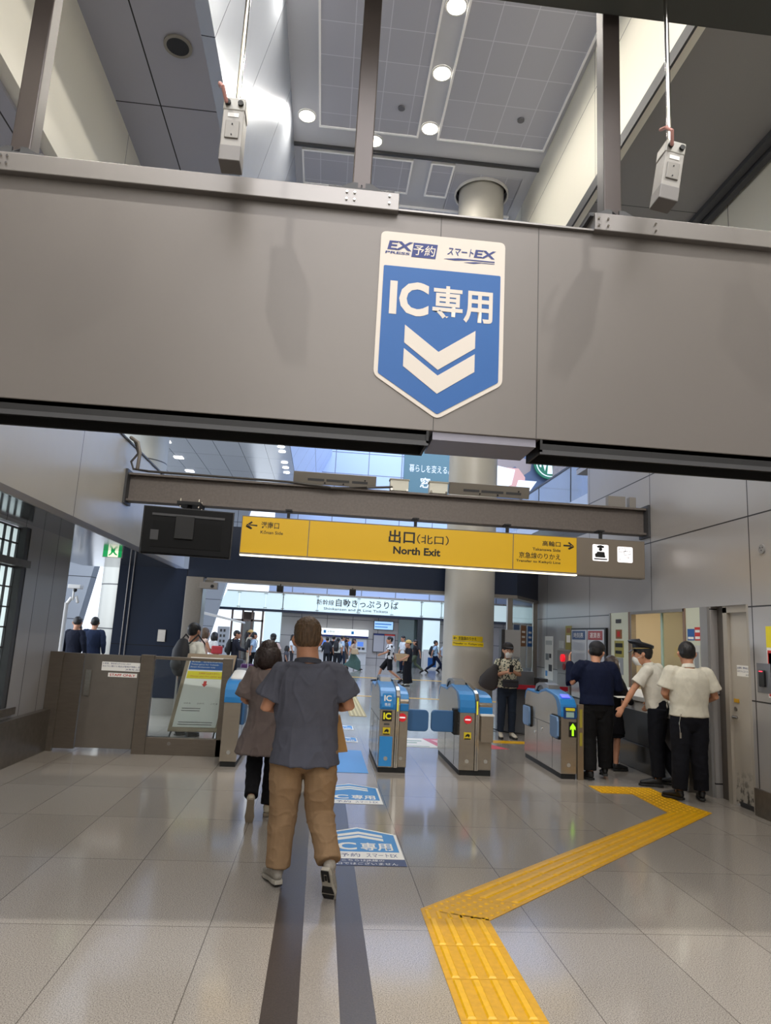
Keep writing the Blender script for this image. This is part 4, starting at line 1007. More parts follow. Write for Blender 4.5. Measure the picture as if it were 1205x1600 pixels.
# ------------------------------------------------------------------ right end: glass stand, cabinets, belt
cb_ = thing('equipment_cabinet', 'dark grey waist-high cabinet by the glass partition behind the masked woman', 'cabinet', (3.75, 12.7, 0))
part('body', MB().box(3.35, 4.0, 12.75, 13.0, .0, 1.1), mat('cabinet_dark', '66686c', .4, .2), cb_, bevel=.006)
part('upper_unit', MB().box(3.42, 3.72, 12.7, 12.95, 1.35, 1.85), mat('unit_grey', 'a8a8a8', .4), cb_, bevel=.006)
part('stand', MB().box(3.36, 3.44, 12.72, 12.9, 1.1, 1.85), M_darkgrey, cb_)
part('shelf', MB().box(3.62, 4.1, 12.55, 12.75, .82, .86), M_steel_d, cb_)
part('side_unit', MB().box(4.0, 4.15, 12.4, 12.75, .5, 1.0), M_darkgrey, cb_, bevel=.004)
for k, (px, c, lb) in enumerate(((.32, 'header_blue', 'blue headed paper poster on the glass partition'), (.80, 'poster_brown', 'tan paper poster on the glass partition, middle one of three'), (1.27, 'poster_blue', 'blue and white paper poster on the glass partition next to the wall'))):
    o = thing('glass_poster', lb, 'poster', tuple(g_ for g_ in Vector((3.66, 13.18, 1.1)) + Vector((.547, .837, 0)) * px), group='posters on the glass')
    fr2 = Fr((3.66, 13.18, 0), (.85, 1.30, 0), (0, 0, 1))
    part('sheet', MB().rect(fr2, px - .20, px + .18, 1.12, 2.0, .013, .016), M_pale_p, o)
    part('printed_area', MB().rect(fr2, px - .19, px + .17, 1.55, 1.97, .016, .018), MATS[c], o)
    for z in (1.62, 1.72, 1.82): part('print_line', MB().rect(fr2, px - .12, px + .10, z, z + .04, .018, .019), M_whitetext, o)
single('barrier_belt', MB().box(3.0, 4.56, 12.50, 12.506, .79, .87), mat('belt_red', 'b01830', .5), 'red retractable barrier belt stretched towards the right wall', 'belt')
single('cable_on_floor', MB().tube([(3.3, 13.0, .02), (3.5, 12.6, .015), (3.8, 12.45, .015), (4.1, 12.5, .015), (4.4, 12.7, .02)], [.012] * 5, k=6), M_black, 'black cable lying on the floor in front of the dark cabinet', 'cable')

# ------------------------------------------------------------------ floor stickers and tactile paving
def sticker(name, label, cx_, y0, w_, h_, text_rows=True, navy=True, group='shield stickers on the floor'):
    o = thing(name, label, 'floor sticker', (cx_, y0, 0), group=group)
    fr_ = Fr((cx_, y0, .0015), (1, 0, 0), (0, 1, 0)); hw = w_ / 2
    nb = .13 * h_ / .85 if navy else 0
    part('white_sheet', MB().prism(fr_, [(-hw, nb), (hw, nb), (hw, h_ * .80), (0, h_), (-hw, h_ * .80)], 0, .0015), M_whitetext, o)
    part('blue_field', MB().prism(fr_, [(-hw * .93, nb + h_ * .17), (hw * .93, nb + h_ * .17), (hw * .93, h_ * .78), (0, h_ * .965), (-hw * .93, h_ * .78)], .0015, .0025), M_lightblue, o)
    if navy:
        part('navy_strip', MB().rect(fr_, -hw, hw, 0, nb, 0, .0015), mat('navy_strip', '22305c', .4), o)
        text('こちらはJR線の', fr_, -hw * .5, hw * .5, nb * .55, nb * .9, .0022, M_whitetext, o)
        text('換口ではございません', fr_, -hw * .8, hw * .8, nb * .1, nb * .45, .0022, M_whitetext, o)
    t = MB()
    for z in (h_ * .60, h_ * .70): t.prism(fr_, [(-hw * .62, z), (0, z + h_ * .10), (hw * .62, z), (hw * .62, z + h_ * .065), (0, z + h_ * .165), (-hw * .62, z + h_ * .065)], .0025, .0035)
    part('chevrons', t, M_whitetext, o)
    text('IC', fr_, -hw * .75, -hw * .1, nb + h_ * .21, nb + h_ * .40, .0031, M_whitetext, o, bold=.03)
    text('専用', fr_, 0, hw * .8, nb + h_ * .20, nb + h_ * .40, .0031, M_whitetext, o, bold=.02)
    text('EX予約', fr_, -hw * .85, -hw * .05, nb + h_ * .04, nb + h_ * .13, .002, M_navytext, o)
    text('スマートEX', fr_, hw * .1, hw * .85, nb + h_ * .04, nb + h_ * .13, .002, M_navytext, o)


sticker('floor_sticker', 'shield-shaped blue floor sticker nearest the photographer, with a navy strip of text', .415, 5.22, .62, .97)
sticker('floor_sticker', 'shield-shaped blue floor sticker just before the gates, the second one', .415, 7.02, .60, .88, navy=False)
sticker('floor_sticker', 'pale blue floor sticker beyond the gates, nearer one of two', .42, 10.85, .5, .55, navy=False)
sticker('floor_sticker', 'pale blue floor sticker beyond the gates, farther one of two', .42, 12.2, .5, .6, navy=False)
single('blue_mat', MB().box(.18, .67, 8.52, 10.1, .001, .004), mat('mat_blue', '4d9ae0', .35), 'plain bright blue floor mat lying in the gate lane', 'floor mat')
o = thing('floor_poster', 'white and red printed floor sheet beyond the middle gate', 'floor sticker', (2.1, 11.0, 0))
part('white_sheet', MB().prism(Fr((0, 0, .001), (1, 0, 0), (0, 1, 0)), [(1.2, 10.62), (1.9, 10.62), (1.75, 11.5), (1.2, 11.5)], 0, .002), M_whitetext, o)
part('red_sheet', MB().prism(Fr((0, 0, .001), (1, 0, 0), (0, 1, 0)), [(1.9, 10.62), (3.0, 10.75), (2.6, 11.6), (1.75, 11.5)], 0, .002), mat('sheet_red', 'd85a66', .4), o)
part('pink_area', MB().prism(Fr((0, 0, .003), (1, 0, 0), (0, 1, 0)), [(2.0, 10.78), (2.75, 10.85), (2.5, 11.45), (1.88, 11.38)], 0, .001), mat('sheet_pink', 'f0c8cc', .4), o)
part('print_lines', MB().box(1.3, 1.7, 11.2, 11.25, .003, .004).box(1.3, 1.6, 11.0, 11.05, .003, .004).box(1.25, 1.75, 10.68, 10.71, .003, .004), mat('print_green', '2f8a6a', .5), o)
# yellow strip lines beyond
def floor_line(x0, x1, y0, y1, label): return single('floor_line', MB().box(x0, x1, y0, y1, .001, .004), M_tact, label, 'floor line')
floor_line(2.9, 4.2, 11.35, 11.62, 'short yellow floor strip in front of the masked woman')
floor_line(1.0, 6.0, 18.75, 18.95, 'thin yellow line on the concourse floor, nearer one')
floor_line(1.0, 7.5, 26.7, 27.0, 'thin yellow line on the concourse floor, farther one')
tp = thing('tactile_path', 'pale yellow tactile path on the concourse floor beyond the IC gate', 'tactile paving', (.85, 17, 0))
t = MB().box(.68, 1.03, 14.2, 22.0, .001, .003)
part('base', t, M_tact_old, tp)
t = MB()
for x in (.72, .80, .88, .96): t.box(x, x + .035, 14.2, 22.0, .003, .008)
part('bars', t, mat('tactile_pale', 'd8c070', .4), tp)

# main yellow tactile strip: run of tiles along a path
tsn = 0
ts = thing('tactile_strip', 'bright yellow tactile paving strip zigzagging across the floor to the office window', 'tactile paving', (1.5, 5.0, 0))
def tile(poly, kind, d):
    """poly: 4 world corners; d: direction of the bars"""
    fr_ = Fr((0, 0, .001), (1, 0, 0), (0, 1, 0))
    c = Vector((sum(p[0] for p in poly) / 4, sum(p[1] for p in poly) / 4))
    q = [(c.x + (p[0] - c.x) * .992, c.y + (p[1] - c.y) * .992) for p in poly]
    tl = part(kind + '_tile', MB().prism(fr_, q, 0, .003), mat('tactile_base', 'cf9a00', .4, noise_amt=.12, nscale=30), ts)
    t = MB(); a, b, c_, d_ = [Vector(p) for p in poly]
    bil = lambda s_, r_: (a * (1 - s_) + b * s_) * (1 - r_) + (d_ * (1 - s_) + c_ * s_) * r_
    if kind == 'guide':
        for i in range(4):
            s0 = .08 + i * .235; s1 = s0 + .11
            p = [bil(s0, .03), bil(s1, .03), bil(s1, .97), bil(s0, .97)]
            s0 += .02; s1 -= .02
            p2 = [bil(s0, .05), bil(s1, .05), bil(s1, .95), bil(s0, .95)]
            t.hexa([(v.x, v.y, .004) for v in p] + [(v.x, v.y, .011) for v in p2])
    else:
        for i in range(6):
            for j in range(6):
                v = bil(.09 + i * .164, .09 + j * .164)
                t.loft([[Vector((v.x + r * math.cos(2 * PI * k / 8), v.y + r * math.sin(2 * PI * k / 8), z)) for k in range(8)] for r, z in ((.014, .004), (.009, .0085))])
    part('raised_bars' if kind == 'guide' else 'raised_dots', t, M_tact, tl)


# leg A straight ahead, tiles .3 long
y = 1.8
while y < 3.98:
    tile([(.71, y), (1.10, y), (1.10, y + .36), (.71, y + .36)], 'guide', (0, 1)); y += .36
tile([(.71, y), (1.10, y), (1.10, 4.30), (.71, 4.46)], 'warning', 0)
# corner piece and leg B running to the right and away
B0, B1 = Vector((.71, 4.46)), Vector((1.10, 4.30)); E0, E1 = Vector((3.62, 7.06)), Vector((4.12, 7.10))
L0, L1 = (E0 - B0), (E1 - B1); nseg = 11
for i in range(nseg):
    a0 = B0 + L0 * i / nseg; a1 = B0 + L0 * (i + 1) / nseg; b0 = B1 + L1 * i / nseg; b1 = B1 + L1 * (i + 1) / nseg
    tile([b0[:], a0[:], a1[:], b1[:]], 'warning' if i == 0 else 'guide', 0)
tile([(3.62, 7.06), (4.12, 7.10), (4.02, 7.45), (3.62, 7.45)], 'warning', 0)
tile([(3.62, 7.45), (4.02, 7.45), (4.02, 7.87), (3.62, 7.87)], 'warning', 0)
tile([(3.62, 7.87), (4.02, 7.87), (4.02, 8.25), (3.62, 8.25)], 'warning', 0)
tile([(3.26, 7.87), (3.62, 7.87), (3.62, 8.25), (3.26, 8.25)], 'warning', 0)

# ------------------------------------------------------------------ far concourse: ticket hall front
YF = 37.0
hd = thing('ticket_hall_sign', 'long glowing white fascia sign for Shinkansen ticket machines across the concourse', 'sign', (3, YF, 2.7))
xs_ = [-5.45, -4.2, -3.0]
FL = Fr((0, YF, 0))
for a, b in ((-5.0, -4.45), (-4.43, -3.06), (-3.04, -2.16), (-2.1, -.3), (-.28, 1.9), (1.92, 3.7), (3.72, 5.3), (5.36, 6.4), (6.46, 9), (9.04, 12.5)):
    if a == -5.0: part('glass_panel', MB().prism(FL, [(-5.5, 2.69), (b, 2.69), (b, 3.55), (-5.1, 3.55)], -.15, 0), M_lightbox, hd)
    else: part('glass_panel', MB().rect(FL, a, b, 2.69, 3.55, -.15, 0), M_lightbox, hd)
part('bottom_edge', MB().box(-5.6, 12.5, YF - .02, YF + 1.1, 2.56, 2.69), M_navy2, hd)
part('top_edge', MB().box(-5.1, 12.5, YF - .02, YF + 1.1, 3.55, 3.60), M_beamtrim, hd)
t = MB()
for x in (-4.44, -3.05, -2.13, -.29, 1.91, 3.71, 5.33, 6.43):
    for z in (2.74, 3.48): t.box(x - .09, x + .09, YF - .04, YF - .0, z, z + .03)
part('glass_clamps', t, M_beamtrim, hd)
text('新幹線', FL, -.35, .58, 3.06, 3.36, .002, M_blacktext, hd, bold=.004)
text('自動きっぷうりば', FL, .68, 4.05, 3.02, 3.44, .002, M_blacktext, hd, bold=.012)
text('Shinkansen and JR Line Tickets', FL, .05, 3.5, 2.78, 2.95, .002, M_blacktext, hd, bold=.01)
for k, (a, b, lo, lb) in enumerate(((-3.04, -2.16, 1.0, 'glowing white light column with navy base under the ticket hall sign, left one'), (5.46, 6.36, .9, 'glowing white light column under the ticket hall sign, beside the round column'))):
    o = thing('light_column', lb, 'light column', ((a + b) / 2, YF, 0), group='light columns of the ticket hall')
    part('lit_glass', MB().box(a, b, YF, YF + .4, lo, 2.69), M_lightbox, o)
    part('base', MB().box(a - .03, b, YF, YF + .4, 0, lo), M_navy2 if k == 0 else M_white, o)
# concourse back wall pieces
struct('trim_70', MB().box(4.2, 5.2, 37.7, 37.75, 0, 2.56), mat('green_glass', '5d6c6c', .1, .2))
struct('trim_71', MB().box(5.15, 5.42, 37.0, 37.4, 0, 2.6), mat('dark_pillar', '2c3036', .4))
struct('trim_72', MB().box(-2.1, 2.9, 37.95, 38.2, 0, .5), M_steel_d)
mh = thing('machine_header', 'white lit header strip above the ticket machines', 'sign', (1, 37.5, 1.45))
FH = Fr((0, 37.5, 0))
part('lit_strip', MB().rect(FH, -.8, 2.55, 1.52, 1.86, -.2, 0), mat('header_lit', 'ffffff', .4, emit=.9, ecol='eefaf6'), mh)
part('navy_strip', MB().rect(FH, -.8, 2.55, 1.42, 1.52, -.2, 0), mat('strip_navy', '1c2a6a', .4), mh)
text('新幹線', FH, .33, .72, 1.62, 1.76, .003, M_darkgrey, mh)
text('きっぷうりば', FH, .85, 1.55, 1.62, 1.74, .003, M_greyp, mh)
part('blue_square', MB().rect(FH, .12, .26, 1.60, 1.76, 0, .003).rect(FH, 1.62, 1.76, 1.60, 1.76, 0, .003), M_lightblue, mh)
for k in range(5):
    x = -.75 + k * .66
    o = thing('ticket_machine', ('ticket machine in the far machine row, ' + ('leftmost', 'second', 'middle', 'fourth', 'rightmost')[k] + ' of the five'), 'ticket machine', (x + .3, 37.6, 0), group='ticket machines')
    part('cabinet', MB().box(x, x + .6, 37.6, 38.1, 0, 1.38), mat('machine_white', 'cfd0d2', .4), o, bevel=.01)
    part('screen', MB().rect(Fr((0, 37.6, 0)), x + .1, x + .42, .98, 1.22, 0, .01), mat('screen_blue', '4f78c8', .3, emit=.8), o)
    part('slots', MB().rect(Fr((0, 37.6, 0)), x + .1, x + .28, .8, .92, 0, .01).rect(Fr((0, 37.6, 0)), x + .34, x + .5, .8, .92, 0, .01), M_darkgrey, o)
    part('shelf', MB().box(x, x + .6, 37.5, 37.6, .68, .74), M_white, o)
sn = thing('info_screen', 'bright blue and white information screen on the far wall', 'screen', (3.4, 37.9, 1.9))
FS = Fr((0, 37.74, 0))
part('casing', MB().rect(FS, 2.84, 3.92, 1.92, 2.40, -.1, 0), M_darkgrey, sn)
part('display', MB().rect(FS, 2.87, 3.89, 1.95, 2.37, 0, .005), mat('display_blue', '9cc8f0', .3, emit=.9), sn)
part('display_lines', MB().rect(FS, 2.9, 3.8, 2.2, 2.26, .005, .008).rect(FS, 2.9, 3.6, 2.05, 2.1, .005, .008), mat('display_line', '3a78c8', .3, emit=.6), sn)
mp = thing('fare_map_board', 'pale fare map board on the far wall under the blue screen', 'notice board', (3.4, 37.8, .8))
part('frame', MB().rect(FS, 2.84, 4.05, .72, 1.72, -.11, 0), M_darkgrey, mp)
part('map_sheet', MB().rect(FS, 2.87, 3.43, .75, 1.62, 0, .004).rect(FS, 3.46, 4.02, .75, 1.62, 0, .004), mat('map_pale', 'b8b6bc', .4), mp)
part('map_header', MB().rect(FS, 2.87, 3.43, 1.62, 1.70, 0, .004), M_navytext, mp)
part('map_header', MB().rect(FS, 3.46, 4.02, 1.62, 1.70, 0, .004), M_redtext, mp)
o = thing('info_kiosk', 'white and blue kiosk panel at the foot of the right light column', 'kiosk', (5.9, 36.8, 0))
part('panel', MB().box(5.5, 6.3, 36.85, 36.95, 0, 1.0), M_white, o)
part('blue_area', MB().rect(Fr((0, 36.85, 0)), 5.75, 6.2, .1, .6, 0, .01), M_signblue, o)
# door frames beside the left light column, canopy booth
o = thing('glass_entrance', 'glass entrance doors with brown frames left of the light column, daylight behind', 'door', (-4.0, 37.2, 0))
t = MB()
for x in (-4.75, -4.2, -3.7, -3.15): t.box(x - .05, x + .05, 37.2, 37.3, 0, 2.56)
t.box(-4.8, -3.1, 37.2, 37.3, 2.0, 2.1)
part('frame', t, mat('door_brown', '6f5f58', .4, .3), o)
part('pane', MB().box(-4.7, -3.2, 37.24, 37.25, .05, 2.0), M_glass, o)
single('entrance_backdrop', MB().box(-4.25, -3.62, 37.5, 37.6, 0, 2.5), mat('backdrop_brown', '5a4a44', .6), 'dark brown backdrop added behind the glass entrance doors for a dim interior', 'screen')  # dark panel added so the doorway looks dim inside
o = thing('canopy_booth', 'white canopy booth with pale signs by the left concourse wall', 'booth', (-4.0, 27, 0))
part('roof', MB().hexa([(-4.7, 26.6, 2.1), (-3.0, 26.6, 1.80), (-3.0, 27.6, 1.80), (-4.7, 27.6, 2.1), (-4.7, 26.6, 2.2), (-3.0, 26.6, 1.86), (-3.0, 27.6, 1.86), (-4.7, 27.6, 2.2)]), M_white, o)
part('panel', MB().box(-3.95, -3.5, 27.0, 27.05, 0, 1.65), mat('booth_panel', 'b4bcc8', .4), o)
t = MB()
for z in (1.45, 1.25, 1.05, .85): t.box(-3.85, -3.78, 26.98, 27.0, z, z + .1).box(-3.72, -3.65, 26.98, 27.0, z, z + .1)
part('price_tags', t, M_darkgrey, o)
# billboards up on the white wall
bb = thing('billboard', 'teal billboard with white handwriting high on the white far wall', 'billboard', (5.4, 37.9, 8.7))
FBb = Fr((0, 37.88, 0))
part('panel', MB().rect(FBb, 4.1, 6.9, 8.7, 12.35, -.1, 0), mat('teal_board', '4c6c74', .4, emit=.2), bb)
text('暮らしを変える。', FBb, 4.4, 6.75, 10.95, 11.4, .003, M_whitetext, bb)
text('窓', FBb, 5.05, 5.65, 10.05, 10.65, .003, M_whitetext, bb, bold=.02)
bb = thing('billboard', 'dark blue portrait billboard of a person with a covered face beside the round emblem', 'billboard', (11, 37.9, 8.7))
part('panel', MB().rect(FBb, 8.6, 12.62, 8.7, 12.45, -.1, 0), mat('board_navy', '46536a', .4, emit=.12), bb)
part('hair', MB().prism(FBb, [(8.9, 12.1), (9.6, 12.4), (10.6, 12.35), (11.6, 12.1), (11.5, 11.5), (11.1, 11.2), (10.6, 11.7), (10.0, 11.4), (9.4, 11.6), (8.9, 11.3)], 0, .004), mat('board_hair', '8a7a74', .4, emit=.1), bb)
part('face', MB().prism(FBb, [(9.6, 11.6), (10.8, 11.6), (11.2, 11.1), (11.2, 10.5), (10.7, 10.1), (9.9, 10.2), (9.5, 10.8)], .004, .006), mat('board_skin', 'c8968a', .4, emit=.2), bb)
part('white_cloth', MB().prism(FBb, [(9.4, 11.7), (10.6, 11.5), (10.4, 10.6), (9.8, 10.3), (9.3, 10.5)], .006, .008).prism(FBb, [(10.8, 10.9), (11.9, 10.9), (11.5, 10.3), (10.6, 10.2)], .006, .008), mat('board_white', 'e6e8ec', .4, emit=.35), bb)
em = thing('round_emblem', 'round green and white emblem hanging beside the portrait billboard', 'sign', (12.3, 37.6, 11.1))
FE = Fr((12.55, 37.5, 11.95))
part('disc', MB().disc(FE, 0, 0, .95, -.15, 0, 40), mat('emblem_green', '1f6a48', .4), em)
part('inner_ring', MB().disc(FE, 0, 0, .82, 0, .01, 40), mat('emblem_white', 'e8f0ec', .4, emit=.15), em)
part('inner_disc', MB().disc(FE, 0, 0, .76, .01, .02, 40), mat('emblem_green', '1f6a48'), em)
t = MB()
t.disc(FE, 0, .12, .17, .02, .03)
t.prism(FE, [(-.1, .32), (0, .62), (.1, .32)], .02, .03)
for sg in (-1, 1):
    t.prism(FE, [(sg * .2, .3), (sg * .32, .3), (sg * .42, -.1), (sg * .3, -.5), (sg * .2, -.1)], .02, .03)
    t.prism(FE, [(sg * .5, .3), (sg * .6, .2), (sg * .62, -.25), (sg * .52, -.3)], .02, .03)
t.prism(FE, [(-.12, -.1), (.12, -.1), (.16, -.65), (-.16, -.65)], .02, .03)
part('figure', t, mat('emblem_white', 'e8f0ec'), em)
struct('trim_73', MB().box(12.7, 14.2, 37.3, 37.9, 8.7, 14), mat('brown_stone', '857a74', .6, noise_amt=.2, nscale=6))
# mezzanine glass balustrade right of the column
bl = thing('glass_balustrade', 'glass balustrade with dark handrail on the upper level at right', 'balustrade', (7, 20, 7))
HZ = 6.18
t = MB().box(6.97, 7.03, 14.0, 36, HZ + .62, HZ + .68)
part('handrail', t, M_darkgrey, bl)
part('pane', MB().box(6.995, 7.005, 14.0, 36, HZ - .5, HZ + .62), mat('balustrade_glass', 'b8c0c8', .05, trans=.6), bl)
t = MB()
for y in (16, 19, 22, 26, 30, 34): t.box(6.98, 7.02, y, y + .03, HZ - .5, HZ + .62)
part('uprights', t, M_darkgrey, bl)
struct('trim_74', MB().box(6.9, 16, 13.4, 38, HZ - .9, HZ - .5), M_soffit_far)
struct('trim_75', MB().box(5.7, 6.4, 12.9, 13.4, 3.6, 8.5), mat('strip_wall', '77726e', .5))
# small soffit lamps far away
k = 0
for yy in (22.0, 24.2, 24.9, 25.6, 27.3, 28.2, 29.1):
    o = single('soffit_lamp', MB().disc(Fr((-1.95, yy, 8.345), (1, 0, 0), (0, -1, 0)), 0, 0, .13, 0, .02), mat('soffit_glow', 'ffffff', .4, emit=5), 'one of the small round lamps in a line on the far grey soffit', 'lamp', group='small lamps in a line on the far soffit')
for yy in (25.2, 27.6, 30.0):
    o = single('square_lamp', MB().box(-6.45, -6.1, yy, yy + .35, 8.33, 8.345), mat('soffit_glow', 'ffffff'), 'one of the square lamps set in the far shiny soffit', 'lamp', group='square lamps in the far soffit')
# camera pole outside the side opening
cp = thing('camera_pole', 'white pole with a security camera seen through the left side opening', 'camera pole', (-4.72, 14.6, 0))
part('pole', MB().cyl((-5.22, 14.6, 0), (-5.22, 14.6, 1.95), .05), M_white, cp)
part('dome_arm', MB().tube([(-5.22, 14.6, 1.9), (-5.13, 14.6, 2.05), (-5.03, 14.6, 2.08), (-5.0, 14.6, 1.98)], [.035] * 4), M_white, cp)
part('camera_housing', MB().box(-5.2, -4.95, 14.5, 14.7, 2.24, 2.32).cyl((-5.1, 14.6, 2.0), (-5.1, 14.6, 2.26), .02), M_white, cp, bevel=.01)
part('lens', MB().ell((-5.06, 14.55, 2.21), (.04, .04, .04)), M_black, cp)
ob = thing('lamp_mast', 'dark mast outdoors seen against the bright gap beside the clad column', 'mast', (-7.6, 27, 0))
part('shaft', MB().cyl((-7.6, 27, 0), (-7.6, 27, 4.2), .12), M_darkgrey, ob)
part('lamp_head', MB().box(-7.8, -7.4, 26.9, 27.1, 4.2, 4.6), M_darkgrey, ob)
single('intercom', MB().box(-2.98, -2.84, 13.05, 13.1, 1.30, 1.52), M_steel, 'small steel intercom plate on the navy wall', 'intercom', bevel=.004)

# ------------------------------------------------------------------ people
tmp_scene = bpy.data.scenes.new('tmp_remesh')


def remesh(mb, voxel, smooth=4, disp=None):
    me = mb.mesh('m')
    o = bpy.data.objects.new('tmp', me); tmp_scene.collection.objects.link(o)
    r = o.modifiers.new('r', 'REMESH'); r.mode = 'VOXEL'; r.voxel_size = voxel
    s_ = o.modifiers.new('s', 'SMOOTH'); s_.factor = .5; s_.iterations = smooth
    vl = tmp_scene.view_layers[0]; vl.update()
    dg = vl.depsgraph; dg.update()
    out = bpy.data.meshes.new_from_object(o.evaluated_get(dg))
    bpy.data.objects.remove(o); bpy.data.meshes.remove(me)
    if disp:
        amp, fs = disp
        nrm = [v.normal.copy() for v in out.vertices]
        for v, n in zip(out.vertices, nrm):
            q = Vector((v.co.x * fs[0], v.co.y * fs[1], v.co.z * fs[2]))
            q = Vector((q.x + q.z * .35, q.y, q.z - q.x * .3)); a = max(1 - abs(noise.noise(q)) * 2.6, 0) ** 2 + .6 * max(1 - abs(noise.noise(q * 2.1 + Vector((5, 3, 1)))) * 3, 0) ** 2
            v.co += n * amp * a
    out.polygons.foreach_set('use_smooth', [True] * len(out.polygons))
    return out


def V(*a): return Vector(a)


HEADR = [(.118, -.012, .018, .02), (.108, -.01, .045, .055), (.085, -.006, .064, .080), (.045, -.004, .076, .096), (0, 0, .077, .097), (-.04, .008, .070, .089), (-.08, .022, .058, .070), (-.108, .036, .042, .048), (-.122, .044, .022, .026)]
PMATS = {}


def cloth(hexc, pat=None):
    key = 'cloth_' + hexc
    return mat(key, hexc, .85, noise_amt=.10, nscale=14, bump=.25, bscale=220, spec=.2)


def person(label, loc, rz, h=1.7, J=None, top='e8e8e8', sleeve='short', bottom='20222a', bstyle='trousers', hem=.86, shoe='1c1c1e', sole=None, hair='short', hairm=None, skin=None,
           detail=0, lean=0, head=(0, 0, 0), build=1.0, top_r=.0, walk=None, group=None, flare=0, legr=1.0, hat=None, mask=False, name='person', face=True, grip=None, topm=None, waist_in=1.0, neckw=1.0, collar=None, tread=False):
    s = h / 1.72
    T = thing(name, label, 'person', loc, rz, group)
    vox = (.016, .009, .0065)[detail]
    hairm = hairm or M_hair; skin = skin or M_skin
    shz = 1.365
    j = dict(hipL=V(-.09, 0, .90), hipR=V(.09, 0, .90), kneeL=V(-.10, .02, .49), kneeR=V(.10, .02, .49), ankL=V(-.105, -.02, .09), ankR=V(.105, -.02, .09),
             toeL=V(-.13, .15, .03), toeR=V(.13, .15, .03), shL=V(-.172 * build, -.01, shz), shR=V(.172 * build, -.01, shz), elL=V(-.25, -.04, 1.13), elR=V(.25, -.04, 1.13),
             wrL=V(-.26, .05, .89), wrR=V(.26, .05, .89), neck=V(0, -.015, 1.44), head=V(0, .025, 1.595))
    if walk:
        a, sg = walk   # a: stride, sg: leading leg (+1 right)
        F, B = ('R', 'L') if sg > 0 else ('L', 'R'); fx = 1 if sg > 0 else -1
        j['knee' + F] = V(fx * .09, .20 * a + .04, .50); j['ank' + F] = V(fx * .09, .34 * a, .11); j['toe' + F] = V(fx * .09, .34 * a + .16, .07)
        j['knee' + B] = V(-fx * .09, -.02 * a, .47); j['ank' + B] = V(-fx * .09, -.36 * a, .17); j['toe' + B] = V(-fx * .09, -.36 * a + .13, .03)
        j['el' + B] = V(-fx * .25, .08 * a, 1.14); j['wr' + B] = V(-fx * .24, .26 * a, .96)
        j['el' + F] = V(fx * .25, -.16 * a, 1.14); j['wr' + F] = V(fx * .26, -.20 * a, .90)
    if J:
        for k, v in J.items(): j[k] = V(*v)
    if lean:
        R = Matrix.Rotation(-lean, 4, 'X'); pv = V(0, 0, .93)
        for k in ('shL', 'shR', 'neck', 'head') + (() if J and 'wrL' in J else ('elL', 'wrL')) + (() if J and 'wrR' in J else ('elR', 'wrR')):
            j[k] = pv + R @ (j[k] - pv)
    for k in j: j[k] = j[k] * s
    HR = Matrix.Rotation(head[2], 3, 'Z') @ Matrix.Rotation(-head[0], 3, 'X') @ Matrix.Rotation(head[1], 3, 'Y')
    hc = j['head']; hs = 1.10 * (.5 + .5 * s); hc = hc - V(0, 0, .012)
    up = (j['neck'] - V(0, 0, .93 * s)).normalized()
    shd = (j['shR'] - j['shL']).normalized()
    midsh = (j['shL'] + j['shR']) / 2
    pel = V(0, 0, .93 * s)

    def torso(mb, off, hemz, shoulder=True, rx=1.0, fl=0.0):
        """rings from hem to the neck base, following the lean"""
        z0 = hemz * s
        prof = [(.0, .158, .112), (.18, .146, .105), (.42, .156, .116), (.66, .168, .120), (.79, .166, .112), (.88, .145, .096), (.95, .105, .078), (1.0, .072 * neckw, .062 * neckw)]
        base = V(0, 0, min(z0, .86 * s)) if hemz < .93 else V(0, 0, z0)
        pts = []; rad = []
        topp = j['neck'] - up * .015 * s
        if hemz < .86:
            pts.append(V(0, 0, z0)); rad.append(((.165 + fl) * s * build * rx + off, (.12 + fl * .7) * s * build + off))
        for t_, a, b in prof:
            p = pel.lerp(topp, t_) if t_ > 0 else V(0, 0, .90 * s)
            wi = waist_in if t_ in (.18,) else 1
            pts.append(p); rad.append((a * s * build * rx * wi + off, b * s * (.5 + .5 * build) * wi + off))
        mb.tube(pts, rad, k=24, side=shd, round_ends=False)
        if shoulder:
            for S in 'LR':
                mb.tube([topp.lerp(j['sh' + S], .3) - up * .035 * s, topp.lerp(j['sh' + S], .7) - up * .008, j['sh' + S]], [.046 * s + off * .6, .050 * s + off * .6, .050 * s + off * .6], k=14)
    # --- body: one continuous skin surface
    b = MB()
    rings = []
    for z, yc, rx, ry in HEADR:
        rings.append([hc + HR @ (V(rx * math.cos(2 * PI * i / 20), yc + ry * math.sin(2 * PI * i / 20), z) * hs) for i in range(20)])
    b.loft(rings[::-1]); b.smooth = True
    b.ell(hc + HR @ (V(0, -.025, .02) * hs), (.076 * hs, .085 * hs, .085 * hs))
    hp = lambda x, y, z: hc + HR @ (V(x, y, z) * hs)
    b.tube([hp(0, .092, .02), hp(0, .112, -.022), hp(0, .106, -.032)], [.008 * hs, .014 * hs, .012 * hs], k=8)
    for sg in (-1, 1):
        b.tube([hp(sg * .082, -.005, .02), hp(sg * .092, -.012, .0), hp(sg * .080, -.002, -.03)], [(.008 * hs, .016 * hs), (.009 * hs, .018 * hs), (.007 * hs, .010 * hs)], k=8)
    b.tube([hp(-.018, .098, -.062), hp(.018, .098, -.062)], [.007, .007], k=8)
    nb = j['neck'] - up * .05 * s
    b.tube([nb, j['neck'] + V(0, .0, .0), hc + HR @ V(0, -.02, -.07)], [.070 * s * build, .058 * s * neckw, .056 * s * neckw], k=16)
    torso(b, -.006, .90)
